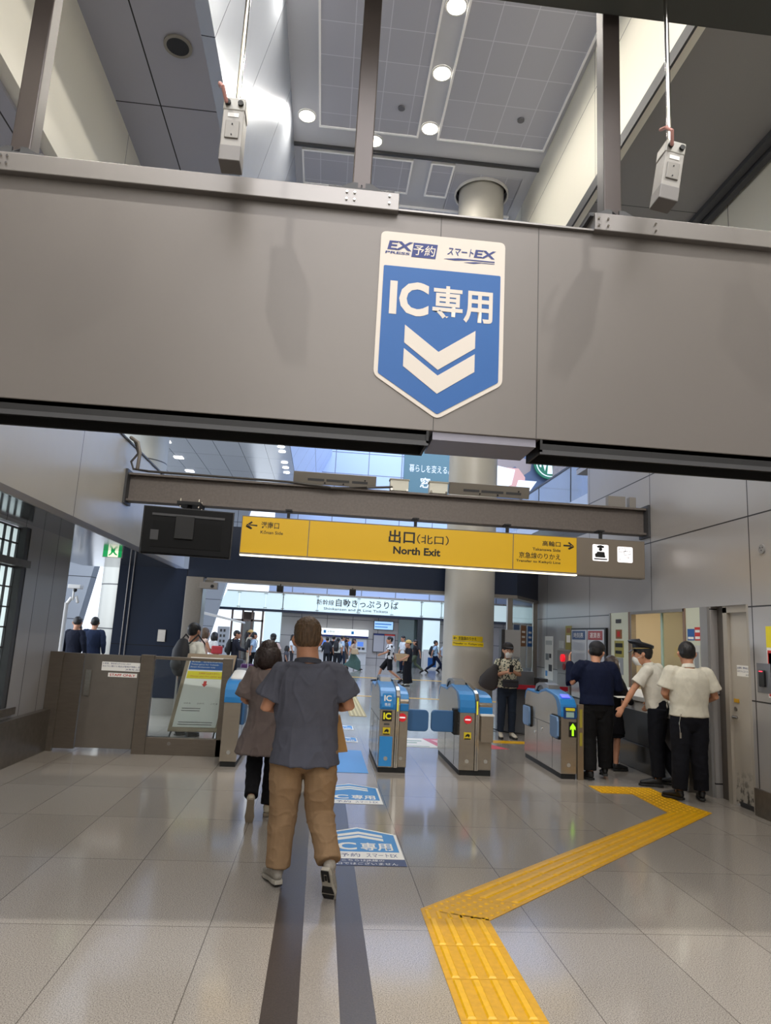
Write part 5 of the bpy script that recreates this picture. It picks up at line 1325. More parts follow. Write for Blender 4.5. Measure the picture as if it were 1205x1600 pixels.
    for S, sg in (('L', -1), ('R', 1)):
        sh_, el, wr = j['sh' + S], j['el' + S], j['wr' + S]
        b.tube([sh_, sh_.lerp(el, .5), el, el.lerp(wr, .3), wr], [.050 * s * build, .046 * s * build, .037 * s * build, .040 * s * build, .027 * s], k=12)
        # hand
        d = (wr - el).normalized(); pn = V(-sg, 0, 0) - d * d.dot(V(-sg, 0, 0))
        if pn.length < .2: pn = V(0, 0, -1) - d * d.dot(V(0, 0, -1))
        if j.get('palm' + S): pn = j['palm' + S].copy(); pn -= d * d.dot(pn)
        pn.normalize(); sd = d.cross(pn).normalized()
        if sd.y < 0: sd = -sd           # thumb side looks forward
        hs_ = .98 * s; curl = .5 if grip else .25
        kn = wr + d * .088 * hs_
        b.tube([wr, wr + d * .04 * hs_, kn], [(.024 * hs_, .019 * hs_), (.036 * hs_, .016 * hs_), (.038 * hs_, .013 * hs_)], k=12, side=sd)
        for fi, (off_, L) in enumerate(((.028, .070), (.010, .078), (-.010, .072), (-.028, .056))):
            q = kn + sd * off_ * hs_ - d * .01
            q1 = q + (d * math.cos(curl) + pn * math.sin(curl)) * L * .5 * hs_
            q2 = q1 + (d * math.cos(curl * 2.4) + pn * math.sin(curl * 2.4)) * L * .5 * hs_
            b.tube([q, q1, q2], [.0095 * hs_, .009 * hs_, .0075 * hs_], k=6)
        q = wr + d * .022 * hs_ + sd * .026 * hs_
        b.tube([q, q + (sd * .7 + d * .7) * .035 * hs_ + pn * .008, q + (sd * .6 + d * 1.2) * .05 * hs_ + pn * .018], [.013 * hs_, .011 * hs_, .008 * hs_], k=6)
        hp_, kn_, an = j['hip' + S], j['knee' + S], j['ank' + S]
        cf = kn_.lerp(an, .3)
        b.tube([hp_, hp_.lerp(kn_, .5), kn_, cf, an], [.078 * s, .068 * s, .050 * s, .052 * s, .034 * s], k=12)
        b.tube([an, an.lerp(j['toe' + S], .6), j['toe' + S]], [.034 * s, .03 * s, .024 * s], k=8)
    link('body', remesh(b, vox, 3), skin, T, local=True)
    # --- face
    if detail and face:
        e = MB()
        for sg in (-1, 1): e.ell(hp(sg * .031, .083, .004), (.012, .010, .008), 8, 6)
        link('eyes', e.mesh('eyes'), mat('eye', '1a1412', .25), T, local=True)
        e = MB()
        for sg in (-1, 1): e.tube([hp(sg * .018, .094, .026), hp(sg * .046, .084, .028)], [.0035, .0035], k=6)
        link('eyebrows', e.mesh('eb'), hairm, T, local=True)
        if not mask:
            e = MB().tube([hp(-.022, .101, -.063), hp(0, .106, -.061), hp(.022, .101, -.063)], [.004, .006, .004], k=6)
            link('mouth', e.mesh('mo'), mat('lips', '9c5a50', .5), T, local=True)
    if mask:
        e = MB(); rr = []
        for z, yy, rx in ((-.02, .103, .035), (-.035, .112, .055), (-.06, .115, .062), (-.09, .105, .056), (-.118, .085, .04)):
            rr.append([hp(rx * math.sin(a), yy - .045 * (1 - math.cos(a)) * 1.1 - (.02 if abs(a) > 1.1 else 0), z) for a in [(-1.35 + 2.7 * i / 10) for i in range(11)]] + [hp(rx * .9 * math.sin(a), yy - .012 - .045 * (1 - math.cos(a)) * 1.1 - (.02 if abs(a) > 1.1 else 0), z) for a in [(1.35 - 2.7 * i / 10) for i in range(11)]])
        e.loft(rr); e.smooth = True
        for sg in (-1, 1): e.tube([hp(sg * .06, .07, -.045), hp(sg * .082, .0, -.01)], [.002, .002], k=5)
        link('face_mask', e.mesh('mask'), mat('mask_white', 'dcdcd8', .8), T, local=True)
    # --- hair
    e = MB()
    e.ell(hp(0, -.012, .035), (.083 * hs, .104 * hs, .096 * hs), 20, 12, HR)
    if hair == 'short':
        e.ell(hp(0, -.036, .004), (.079 * hs, .073 * hs, .066 * hs), 16, 10, HR)
        if detail == 2: e.ell(hp(0, -.01, .06), (.083 * hs, .10 * hs, .085 * hs), 16, 10, HR)
    elif hair == 'bob':
        e.ell(hp(0, -.025, -.03), (.118 * hs, .105 * hs, .125 * hs), 18, 12, HR)
        for sg in (-1, 1): e.ell(hp(sg * .088, -.01, -.07), (.036 * hs, .06 * hs, .09 * hs), 10, 8, HR)
    elif hair == 'long':
        e.ell(hp(0, -.03, -.02), (.09 * hs, .085 * hs, .10 * hs), 16, 10, HR)
        e.tube([hp(0, -.06, 0), hp(0, -.085, -.12), hp(0, -.10, -.24)], [(.08 * hs, .045 * hs), (.075 * hs, .04 * hs), (.05 * hs, .02 * hs)], k=12)
    elif hair == 'tied':
        e.ell(hp(0, -.035, -.01), (.078 * hs, .075 * hs, .08 * hs), 14, 10, HR); e.ell(hp(0, -.12, -.02), (.03 * hs, .035 * hs, .045 * hs), 10, 8, HR)
    link('hair', remesh(e, max(vox, .008) if detail < 2 else .006, 2, disp=(.0045 if detail == 2 else .003, (60, 60, 9) if detail == 2 else (40, 40, 10))), hairm, T, local=True)
    # --- top
    e = MB(); off = .022 + top_r
    torso(e, off, hem, fl=flare)
    t_ = {'short': .72, 'long': 1.0, 'none': .12, 'elbow': .9}[sleeve]
    for S in 'LR':
        sh_, el, wr = j['sh' + S], j['el' + S], j['wr' + S]
        if sleeve == 'long':
            e.tube([sh_, sh_.lerp(el, .5), el, el.lerp(wr, .9)], [(.048 * s * build + off * .7), (.050 * s + off * .9), (.044 * s + off * .8), (.032 * s + off * .5)], k=14)
        elif sleeve != 'none':
            e.tube([sh_, sh_.lerp(el, t_ * .5), sh_.lerp(el, t_)], [(.048 * s * build + off * .7), (.050 * s * build + off * .9), (.052 * s * build + off * 1.3)], k=16, round_ends=False)
            e.ell(sh_, [.050 * s * build + off * .7] * 3)
    link('shirt' if sleeve != 'long' else 'jacket', remesh(e, vox, 3 if detail == 2 else 2, disp=((0, .006, .011)[detail], (5, 5, 2.2)) if detail else None), topm or cloth(top), T, local=True)
    if collar:
        e = MB(); rr = []
        for z, k_ in ((-.012, 1.25), (.022, 1.12), (.030, 1.02), (.0, 1.05)):
            rr.append([j['neck'] + up * z + V(.060 * s * neckw * k_ * math.cos(a), .058 * s * neckw * k_ * math.sin(a) + .004, -.012 * math.sin(a)) for a in [2 * PI * i / 24 for i in range(24)]])
        e.loft(rr, cap=False); e.smooth = True
        link('collar', e.mesh('collar'), cloth(collar), T, local=True)
    # --- bottom
    e = MB()
    if bstyle in ('trousers', 'cropped', 'shorts'):
        e.tube([V(0, 0, 1.0 * s).lerp(V(0, 0, 1.0 * s), 1), V(0, 0, .92 * s), V(0, 0, .84 * s)], [(.148 * s * build, .112 * s * build), (.172 * s * build, .128 * s * build), (.165 * s * build, .118 * s * build)], k=20)
        for S in 'LR':
            hp_, kn_, an = j['hip' + S], j['knee' + S], j['ank' + S]
            if bstyle == 'shorts': e.tube([hp_, hp_.lerp(kn_, .5), hp_.lerp(kn_, .95)], [.095 * s, .098 * s, .10 * s], k=14, round_ends=False)
            else:
                ed = .93 if bstyle == 'trousers' else .72
                e.tube([hp_, hp_.lerp(kn_, .5), kn_, kn_.lerp(an, .5), kn_.lerp(an, ed)], [.096 * s * legr, .092 * s * legr, .076 * s * legr, .070 * s * legr, .064 * s * legr], k=16, round_ends=False)
        nm = 'trousers' if bstyle != 'shorts' else 'shorts'
    else:
        zb = {'skirt': .50, 'long_skirt': .12}[bstyle]
        mid = (j['kneeL'] + j['kneeR']) / 2; an = (j['ankL'] + j['ankR']) / 2
        spread = abs(j['ankL'].y - j['ankR'].y) * .5
        e.tube([V(0, 0, 1.0 * s), V(0, 0, .88 * s), V(mid.x, mid.y, .5 * s), V(an.x, an.y, zb * s)][: 4 if zb < .4 else 3], [(.14 * s, .11 * s), (.18 * s, .14 * s), (.20 * s, .16 * s + spread * .5), (.23 * s, .18 * s + spread)][: 4 if zb < .4 else 3], k=20, round_ends=False)
        nm = 'skirt'
    link(nm, remesh(e, vox, 3, disp=((0, .005, .008)[detail], (5, 5, 5)) if detail else None), cloth(bottom), T, local=True)
    # --- shoes
    for S, sg in (('L', -1), ('R', 1)):
        an, to = j['ank' + S], j['toe' + S]
        fd = (to - V(an.x, an.y, an.z - .055 * s)).normalized()
        upv = V(0, 0, 1) - fd * fd.z
        if upv.length < .3: upv = V(0, 1, 0) - fd * fd.y
        upv.normalize()
        heel = an - upv * .055 * s - fd * .045 * s
        tip = heel + fd * .275 * s
        e = MB(); L = tip - heel
        e.tube([heel + L * .12 + upv * .028, heel + L * .4 + upv * .034, heel + L * .68 + upv * .022, heel + L * .88 + upv * .016], [(.034 * s, .036 * s), (.036 * s, .040 * s), (.044 * s, .028 * s), (.034 * s, .020 * s)], k=14, side=fd.cross(upv))
        e.tube([heel + L * .14 + upv * .03, an + upv * .0], [.036 * s, .043 * s], k=12)
        so = remesh(e, max(.007, vox * .8), 2)
        shoe_o = link('shoe', so, mat('shoe_' + shoe, shoe, .5, noise_amt=.25 if detail else 0, nscale=40), T, local=True)
        e = MB(); sdv = fd.cross(upv).normalized()
        outl = [(-.0, -.026), (.04, -.036), (.12, -.033), (.19, -.046), (.25, -.036), (.278, -.0), (.25, .036), (.19, .046), (.12, .033), (.04, .036), (.0, .026)]
        e.prism(Fr(heel - upv * .004 * s, fd, sdv), [(x * s, y * s) for x, y in outl], -.020 if Fr(heel, fd, sdv).n.dot(upv) > 0 else -.006, .006 if Fr(heel, fd, sdv).n.dot(upv) > 0 else .020)
        o = link('sole', e.mesh('sole'), mat('sole_' + (sole or 'dark'), sole or '161616', .6), shoe_o, local=True, bevel=.005)
        if detail == 2 and name == 'person' and tread:
            fr_ = Fr(heel - upv * .004 * s, fd, sdv); dn = -1 if fr_.n.dot(upv) > 0 else 1
            for out_ in ([(.005, -.024), (.09, -.026), (.09, -.012), (.03, -.010), (.03, .010), (.09, .012), (.09, .026), (.005, .024)], [(.045, -.006), (.08, -.006), (.08, .006), (.045, .006)], [(.13, -.030), (.18, -.040), (.18, .040), (.13, .030)], [(.195, -.040), (.262, -.018), (.262, .018), (.195, .040)]):
                e = MB().prism(fr_, [(x * s, y * s) for x, y in out_], min(dn * .018, dn * .026), max(dn * .018, dn * .026))
                link('tread', e.mesh('tread'), M_black, shoe_o, local=True)
    # --- hats
    if hat:
        e = MB(); col = hat[1]
        if hat[0] == 'cap':
            e.ell(hp(0, -.01, .055), (.093 * hs, .11 * hs, .085 * hs), 18, 10, HR)
            e.tube([hp(0, .07, .055), hp(0, .13, .045), hp(0, .155, .038)], [(.075 * hs, .012), (.065 * hs, .008), (.04 * hs, .006)], k=12, side=HR @ V(1, 0, 0))
            link('cap', remesh(e, .009, 2), mat('hat_' + col, col, .7), T, local=True)
        elif hat[0] == 'uniform':
            rr = []
            for z, r_x, r_y, yy in ((.05, .088, .105, 0), (.095, .090, .108, -.004), (.10, .115, .132, .004), (.13, .125, .142, .010), (.145, .09, .105, .0), (.15, .02, .02, 0)):
                rr.append([hp(r_x * math.cos(a), yy + r_y * math.sin(a), z + (.03 if z > .09 else 0) * math.sin(a)) for a in [2 * PI * i / 28 for i in range(28)]])
            e.loft(rr); e.smooth = True
            hm = link('peaked_cap', e.mesh('cap'), mat('hat_' + col, col, .5), T, local=True)
            e = MB().tube([hp(0, .085, .062), hp(0, .135, .035), hp(0, .15, .025)], [(.085, .008), (.07, .006), (.05, .004)], k=14, side=HR @ V(1, 0, 0))
            link('peak', e.mesh('peak'), M_black, hm, local=True)
            e = MB(); rr = []
            for z in (.068, .078): rr.append([hp(.0925 * math.cos(a), .1095 * math.sin(a), z) for a in [2 * PI * i / 28 for i in range(28)]])
            e.loft(rr, cap=False); link('gold_band', e.mesh('band'), mat('gold_band', 'b09a60', .4, .5), hm, local=True)
        elif hat[0] == 'straw':
            e.ell(hp(0, -.01, .06), (.095, .11, .09), 18, 10, HR)
            e.tube([hp(0, -.01, .052), hp(0, -.01, .062)], [(.15, .165), (.14, .155)], k=24, side=HR @ V(1, 0, 0), round_ends=False)
            link('straw_hat', e.mesh('hat'), mat('straw', 'c8a868', .8), T, local=True)
    T['_j'] = 0
    del T['_j']
    return T, j, s


def wpt(T, p): return WM[T.name] @ Vector(p)
# man in the grey T-shirt, walking away
T, j, s = person('man seen from behind in grey T-shirt and khaki trousers walking towards the gates', (-.055, 4.75, 0), 0, 1.72,
    J=dict(hipL=(-.105, 0, .86), hipR=(.105, 0, .86), kneeL=(-.115, .06, .45), kneeR=(.125, .03, .46), ankL=(-.125, .05, .095), toeL=(-.185, .20, .03),
           ankR=(.205, -.18, .20), toeR=(.235, -.10, .0), shL=(-.185, -.01, 1.325), shR=(.185, -.01, 1.34), elL=(-.275, -.01, 1.11), elR=(.275, .0, 1.14),
           wrL=(-.13, .22, 1.12), wrR=(.12, .24, 1.13), head=(-.035, .03, 1.575), neck=(-.02, -.02, 1.425)),
    top='585a66', sleeve='short', bottom='94795c', hem=.77, shoe='9c968c', sole='aaa498', tread=True, neckw=1.32, hairm=M_hairb, detail=2, build=1.10, legr=1.16, top_r=.014, head=(.12, -.04, .06), flare=.012)
M_rib = mat('collar_rib', '43454f', .85, bump=.4, bscale=150)
e = MB(); rr = []
for z, r0 in ((-.006, .088), (.026, .080), (.028, .074), (.0, .080)): rr.append([Vector((-.02 + r0 * 1.12 * math.cos(a), -.018 + r0 * math.sin(a), 1.408 + z + .018 * math.sin(a) * -1)) for a in [2 * PI * i / 28 for i in range(28)]])
e.loft(rr, cap=False); e.smooth = True; link('collar', e.mesh('collar'), M_rib, T, local=True)
# trainer details
ph = wpt(T, (0, .30, 1.19)); o = thing('phone', 'dark phone held in front of the man in the grey T-shirt', 'phone', ph)
part('case', MB().box(ph.x - .037, ph.x + .037, ph.y - .004, ph.y + .004, ph.z - .07, ph.z + .07), M_black, o, bevel=.004)
part('screen', MB().box(ph.x - .033, ph.x + .033, ph.y - .006, ph.y - .004, ph.z - .064, ph.z + .064), M_darkgrey, o)
o = thing('paper_bag', 'tan paper bag at the right hip of the man in the grey T-shirt', 'bag', (.17, 4.9, .78))
part('bag', MB().hexa([(-.02, 4.86, .80), (.235, 4.86, .83), (.225, 4.98, .83), (-.02, 4.98, .80), (.02, 4.86, 1.08), (.17, 4.86, 1.06), (.17, 4.98, 1.06), (.02, 4.98, 1.08)]), mat('kraft', 'a8804c', .7), o, bevel=.004)
part('handle', MB().tube([(.05, 4.92, 1.06), (.06, 4.92, 1.13), (.12, 4.92, 1.13), (.13, 4.92, 1.06)], [.004] * 4, k=6), mat('kraft_dark', '7c5c38', .7), o)

# woman in the taupe tunic
T, j, s = person('woman seen from behind in taupe tunic and black trousers, one cream sneaker lifted', (-.44, 6.48, 0), 0, 1.53,
    J=dict(kneeL=(-.09, .05, .50), kneeR=(.09, .05, .49), ankL=(-.07, -.26, .22), toeL=(-.075, -.20, .02), ankR=(.075, .0, .085), toeR=(.09, .15, .03),
           elL=(-.245, -.01, 1.11), wrL=(-.17, .2, 1.06), elR=(.235, .0, 1.11), wrR=(.15, .2, 1.08), head=(-.035, .06, 1.575), neck=(-.01, -.01, 1.43)),
    top='776b68', sleeve='elbow', bottom='17171b', bstyle='trousers', hem=.60, flare=.10, shoe='c2b8a2', sole='8f8270', hair='bob', hairm=M_haird, detail=2, top_r=.012, head=(.25, 0, 0), build=.98)

# masked woman by the column, facing the camera
T, j, s = person('woman facing the camera in black cap, white mask and patterned blouse by the column', (3.27, 11.95, 0), PI, 1.60,
    J=dict(elL=(-.23, .02, 1.14), wrL=(-.05, .22, 1.22), elR=(.24, .02, 1.12), wrR=(.07, .22, 1.20)), topm=None,
    top='cfcab2', sleeve='short', bottom='1f2836', hem=.90, shoe='bcb4a4', hair='tied', detail=1, mask=True, hat=('cap', '1c1616'), skin=M_skin2, legr=.95, grip=True)
pm = mat('blouse_leaves', 'd6d2ba', .8)
nt = pm.node_tree; b = nt.nodes['Principled BSDF']; vo = nt.nodes.new('ShaderNodeTexVoronoi'); vo.inputs['Scale'].default_value = 26
tc = nt.nodes.new('ShaderNodeTexCoord'); nt.links.new(tc.outputs['Object'], vo.inputs['Vector'])
cr = nt.nodes.new('ShaderNodeValToRGB'); cr.color_ramp.interpolation = 'CONSTANT'; cr.color_ramp.elements[0].color = (*lin('46504a'), 1); cr.color_ramp.elements[1].position = .42; cr.color_ramp.elements[1].color = (*lin('d8d4be'), 1)
nt.links.new(vo.outputs['Distance'], cr.inputs[0]); nt.links.new(cr.outputs[0], b.inputs['Base Color'])
for ch in T.children:
    if ch.name.startswith('shirt'): ch.data.materials.clear(); ch.data.materials.append(pm)
o = thing('shoulder_bag', 'big dark grey tote bag on the shoulder of the masked woman', 'bag', (2.90, 12.1, .78))
part('bag', MB().tube([(2.99, 12.08, 1.20), (2.94, 12.08, 1.08), (2.88, 12.08, .95), (2.85, 12.08, .86)], [(.05, .04), (.12, .06), (.17, .075), (.16, .06)], k=16), mat('bag_dark', '3c3a3c', .7), o)
part('strap', MB().tube([(3.02, 12.04, 1.15), (3.06, 12.02, 1.30), (3.09, 12.12, 1.36), (3.04, 12.2, 1.16)], [.009] * 4, k=6), M_black, o)
o = thing('waist_bag', 'dark waist bag worn by the masked woman', 'bag', (3.23, 11.98, .90))
part('pouch', MB().box(3.10, 3.37, 11.94, 12.02, .86, .99), mat('bag_navy', '23222c', .6), o, bevel=.02)
part('zip', MB().box(3.12, 3.35, 11.935, 11.94, .955, .962), M_chrome, o)
part('strap', MB().tube([(3.12, 11.96, .97), (3.22, 11.95, 1.12), (3.38, 12.02, 1.34)], [.007] * 3, k=6), M_black, o)
single('smartphone', MB().box(3.18, 3.25, 11.87, 11.88, 1.12, 1.24), M_black, 'phone in the hands of the masked woman', 'phone', bevel=.003)

for n_ in ('shoulder_bag', 'waist_bag', 'smartphone'):
    bpy.data.objects[n_].location += Vector((.05, -.2, 0))

# station staff and the men at the window
person('man seen from behind in dark navy jacket and black trousers raising his left hand', (3.52, 8.62, 0), -.10, 1.72,
    J=dict(elL=(-.31, .06, 1.15), wrL=(-.31, .13, 1.40), elR=(.28, .05, 1.13), wrR=(.22, .26, 1.02), ankL=(-.10, -.06, .09), toeL=(-.17, .07, .03), ankR=(.12, .08, .12), toeR=(.14, .24, .05), head=(.03, .08, 1.565), neck=(.0, .02, 1.43)),
    top='0f1730', sleeve='long', bottom='101012', hem=.90, shoe='0c0c0e', detail=1, lean=.06, build=1.12, legr=1.2, top_r=.018, head=(.2, .12, -.5), hat=('cap', '16161c'))
person('station attendant in white shirt, peaked cap and white mask reaching out one hand', (4.21, 8.40, 0), 1.05, 1.74,
    J=dict(shL=(-.17, .10, 1.35), shR=(.175, .0, 1.37), elL=(-.22, .26, 1.12), wrL=(-.25, .38, .90), elR=(.26, -.05, 1.15), wrR=(.22, .1, .95), neck=(0, .10, 1.41), head=(.0, .17, 1.545), ankL=(-.10, .0, .09), ankR=(.13, -.22, .09), toeR=(.15, -.06, .03)),
    top='d2cec2', sleeve='short', bottom='12141c', hem=.97, shoe='0c0c0e', detail=1, collar='d8d4c8', mask=True, hat=('uniform', '14161e'), head=(.05, 0, .1), legr=1.15)
person('station attendant seen from behind in white shirt and black trousers, nearest the door', (4.19, 7.63, 0), -.15, 1.73,
    J=dict(elL=(-.26, .02, 1.13), wrL=(-.12, .24, 1.06), elR=(.29, .0, 1.12), wrR=(.16, .24, 1.05), ankL=(-.13, -.02, .09), toeL=(-.22, .10, .03), ankR=(.12, .02, .09), toeR=(.16, .18, .03)),
    top='cfcaba', sleeve='short', bottom='12131a', hem=.96, shoe='0c0c0e', detail=1, collar='d8d4c8', build=1.14, legr=1.2, top_r=.012, head=(.1, 0, -.15))
o = thing('key_chain', 'silver key chain hanging at the belt of the attendant nearest the door', 'key chain', (4.0, 7.50, .8))
part('chain', MB().tube([(4.02, 7.49, .94), (3.99, 7.48, .84), (4.0, 7.48, .74)], [.004] * 3, k=6), M_chrome, o)
part('keys', MB().box(3.99, 4.01, 7.475, 7.485, .68, .74), M_chrome, o)
person('person in a dark coat at the ticket window, half hidden behind the navy jacket man', (4.02, 9.35, 0), -1.2, 1.50,
    J=dict(elR=(.24, .08, 1.1), wrR=(.12, .30, 1.02), elL=(-.24, .05, 1.1), wrL=(-.12, .28, 1.0)), top='131318', sleeve='long', bottom='15151a', bstyle='skirt', hem=.55, hair='bob', hairm=M_haird, detail=1, flare=.04)
single('form_paper', MB().hexa([(3.96, 9.0, .97), (4.16, 9.0, .975), (4.16, 9.14, .985), (3.96, 9.14, .98), (3.96, 9.0, .974), (4.16, 9.0, .979), (4.16, 9.14, .989), (3.96, 9.14, .984)]), M_whitetext, 'white sheet of paper held at the ticket window', 'paper')
single('suitcase_wheeled', MB().box(4.1, 4.22, 9.55, 9.8, .05, .55), M_black, 'small black case standing below the ticket counter', 'suitcase', bevel=.02)

# people on the concourse, each where the photograph has them
def backpack(label, T, col, sz=1.0):
    c = wpt(T, (0, -.20 * sz, 1.0 * sz)); loc = Vector(c)
    o = bpy.data.objects.new('backpack', None); COL.objects.link(o); o.location = T.location; o.rotation_euler = T.rotation_euler
    o['label'] = label; o['category'] = 'backpack'; WM[o.name] = WM[T.name].copy()
    mm = mat('bag_' + col, col, .7)
    link('bag_body', MB().tube([(0, -.21 * sz, .94 * sz), (0, -.23 * sz, 1.05 * sz), (0, -.225 * sz, 1.25 * sz), (0, -.20 * sz, 1.37 * sz)], [(.13 * sz, .07 * sz), (.15 * sz, .10 * sz), (.145 * sz, .09 * sz), (.10 * sz, .06 * sz)], k=14).mesh('b'), mm, o, local=True)
    link('front_pocket', MB().ell((0, -.31 * sz, 1.06 * sz), (.10 * sz, .05 * sz, .10 * sz)).mesh('b'), mm, o, local=True)
    e = MB()
    for sg in (-1, 1): e.tube([(sg * .10 * sz, -.17 * sz, 1.36 * sz), (sg * .12 * sz, -.02, 1.485 * sz), (sg * .12 * sz, .14 * sz, 1.36 * sz), (sg * .15 * sz, .10, 1.1 * sz), (sg * .14 * sz, -.16 * sz, 1.0 * sz)], [.012] * 5, k=6)
    link('strap', e.mesh('s'), mm, o, local=True)
    return o


L_, R_ = PI / 2, -PI / 2     # walking to the left / right of the picture
crowd = 'people on the concourse'
T, *_ = person('young man in a white T-shirt standing just beyond the glass fence', (-1.93, 10.75, 0), -.55, 1.66, top='d8d8ce', sleeve='short', bottom='1d1f24', detail=1, group=crowd)
backpack('black backpack on the young man just beyond the glass fence', T, '1a1a1e')
T, *_ = person('woman in a pale peach sleeveless top beyond the fence', (-2.95, 18.0, 0), -1.0, 1.58, J=dict(elR=(.22, .08, 1.15), wrR=(.15, .32, 1.05), elL=(-.22, .08, 1.15), wrL=(-.1, .32, 1.05)), top='d8bcae', sleeve='none', bottom='c8a898', bstyle='skirt', hair='bob', hairm=M_hairb, group=crowd)
single('red_bag', MB().box(-2.72, -2.45, 17.8, 17.95, .95, 1.15), mat('bag_red', 'b03038', .6), 'red bag carried by the woman in the peach top', 'bag', bevel=.03)
person('girl with black bobbed hair in a white top behind the peach-top woman', (-3.15, 21.0, 0), -.9, 1.46, top='e0e0e0', sleeve='short', bottom='35465c', hair='bob', group=crowd)
T, *_ = person('man in a dark navy suit with a black backpack holding a walking pole', (-2.58, 21.6, 0), R_ + .2, 1.54, J=dict(elR=(.22, .12, 1.12), wrR=(.2, .36, 1.05)), top='2a2c38', sleeve='long', bottom='232632', group=crowd, hem=.78)
backpack('black backpack of the man in the dark navy suit', T, '1b1c20', .9)
single('walking_pole', MB().cyl((-2.13, 21.5, 0), (-2.15, 21.5, 1.05), .012, k=8), M_chrome, 'thin silver pole beside the man in the dark navy suit', 'pole')
T, *_ = person('woman in a light blue shirt and black trousers behind the purple suitcase', (-2.42, 25.5, 0), -1.2, 1.50, walk=(.8, 1), top='a4bcd6', sleeve='elbow', bottom='17181c', hair='tied', group=crowd)
backpack('black backpack of the woman in the light blue shirt', T, '1a1a1c', .88)
person('person with a yellow straw hat behind the woman in the light blue shirt', (-2.75, 27.5, 0), -1.2, 1.56, top='c8c4b4', sleeve='short', bottom='b8a890', hat=('straw', ''), group=crowd)
T, *_ = person('woman in a black cap and pale pink top seen over the tunic woman', (-1.40, 20.8, 0), .1, 1.50, top='d8c0bc', sleeve='short', bottom='2a2a30', hair='tied', hat=('cap', '1b1b20'), group=crowd)
backpack('dark brown backpack of the woman in the black cap', T, '4a3034', .86)
person('woman in a white shirt standing right of the navy-based light column', (-1.22, 30.5, 0), R_, 1.46, top='e4e8ec', sleeve='elbow', bottom='3a3a40', hair='long', group=crowd)
person('small person in a grey top seen low behind the shoulder of the T-shirt man', (-1.22, 26.0, 0), R_, 1.05, top='55565e', sleeve='short', bottom='2a2a30', hair='bob', group=crowd)
person('man in a dark grey suit at the left end of the queue', (.32, 33.2, 0), 0.2, 1.42, top='3a3c44', sleeve='long', bottom='26282e', hem=.78, group=crowd)
person('man in a black jacket, second in the queue by the ticket machines', (.62, 33.6, 0), -.3, 1.50, top='1c1e26', sleeve='long', bottom='1c1e24', group=crowd)
T, *_ = person('person in a white top with a big black bag in the queue', (.80, 32.2, 0), -.4, 1.40, top='dcdcd4', sleeve='short', bottom='24262c', group=crowd)
backpack('big black bag of the person in the white top in the queue', T, '202024', .9)
person('man in a light blue shirt with dark trousers in the queue', (1.03, 32.9, 0), R_ + .3, 1.52, walk=(.4, 1), top='b8cce0', sleeve='elbow', bottom='2c3648', group=crowd)
person('woman with long dark hair and a dark grey dress in the queue', (1.24, 33.4, 0), R_, 1.46, top='55504e', sleeve='short', bottom='5a5450', bstyle='skirt', hair='long', hairm=M_haird, group=crowd)
person('woman in a long green skirt walking right, in front of the ticket machines', (1.50, 31.7, 0), R_, 1.42, walk=(1.0, 1), top='b8a090', sleeve='elbow', bottom='4e6660', bstyle='long_skirt', hair='long', hairm=M_haird, group=crowd)
single('beige_handbag', MB().box(1.42, 1.72, 31.4, 31.55, .72, .98), mat('bag_beige', 'bfa888', .7), 'beige handbag of the woman in the long green skirt', 'handbag', bevel=.03)
person('young man in a black and white print shirt and black shorts striding left', (2.43, 24.2, 0), L_, 1.60, J=dict(elL=(-.25, .12, 1.15), wrL=(-.25, .34, 1.06), elR=(.25, -.15, 1.14), wrR=(.26, -.22, .92)), walk=(1.25, 1), top='9a9aa0', sleeve='short', bottom='1c1c20', bstyle='shorts', shoe='20242e', top_r=.02,
       topm=(lambda m: m)(mat('print_shirt', 'b0b0b4', .8)), group=crowd, detail=1)
nt = MATS['print_shirt'].node_tree; b = nt.nodes['Principled BSDF']; vo = nt.nodes.new('ShaderNodeTexVoronoi'); vo.inputs['Scale'].default_value = 9
tc = nt.nodes.new('ShaderNodeTexCoord'); nt.links.new(tc.outputs['Object'], vo.inputs['Vector'])
cr = nt.nodes.new('ShaderNodeValToRGB'); cr.color_ramp.interpolation = 'CONSTANT'; cr.color_ramp.elements[0].color = (*lin('202028'), 1); cr.color_ramp.elements[1].position = .40; cr.color_ramp.elements[1].color = (*lin('e0e0e2'), 1)
nt.links.new(vo.outputs['Distance'], cr.inputs[0]); nt.links.new(cr.outputs[0], b.inputs['Base Color'])
person('woman in a straw hat and long black skirt standing sideways', (2.98, 23.4, 0), L_ + .3, 1.50, J=dict(elL=(-.2, .1, 1.12), wrL=(-.15, .3, 1.0)), top='24242a', sleeve='short', bottom='15151a', bstyle='long_skirt', shoe='d0ccc0', hat=('straw', ''), group=crowd, detail=1)
o = thing('tote_bag', 'tan tote bag carried by the woman in the straw hat', 'bag', (2.75, 23.3, .82))
part('bag', MB().hexa([(2.58, 23.2, .82), (2.92, 23.2, .82), (2.92, 23.35, .82), (2.58, 23.35, .82), (2.52, 23.2, 1.05), (2.98, 23.2, 1.05), (2.98, 23.35, 1.05), (2.52, 23.35, 1.05)]), mat('tote_tan', 'b89a74', .7), o, bevel=.01)
part('handle', MB().tube([(2.65, 23.27, 1.04), (2.7, 23.27, 1.18), (2.82, 23.27, 1.18), (2.86, 23.27, 1.04)], [.012] * 4, k=6), mat('tote_strap', '8c6c48', .7), o)
person('man in a white shirt and navy trousers behind the straw-hat woman', (3.72, 31.2, 0), L_ + .6, 1.66, top='dfe4ea', sleeve='short', bottom='232a3c', group=crowd)
person('woman in a dark top and olive trousers walking left beside the dark pillar', (4.40, 32.0, 0), L_, 1.50, walk=(1.2, -1), top='2a2628', sleeve='short', bottom='5c6450', hair='long', hairm=M_haird, group=crowd)
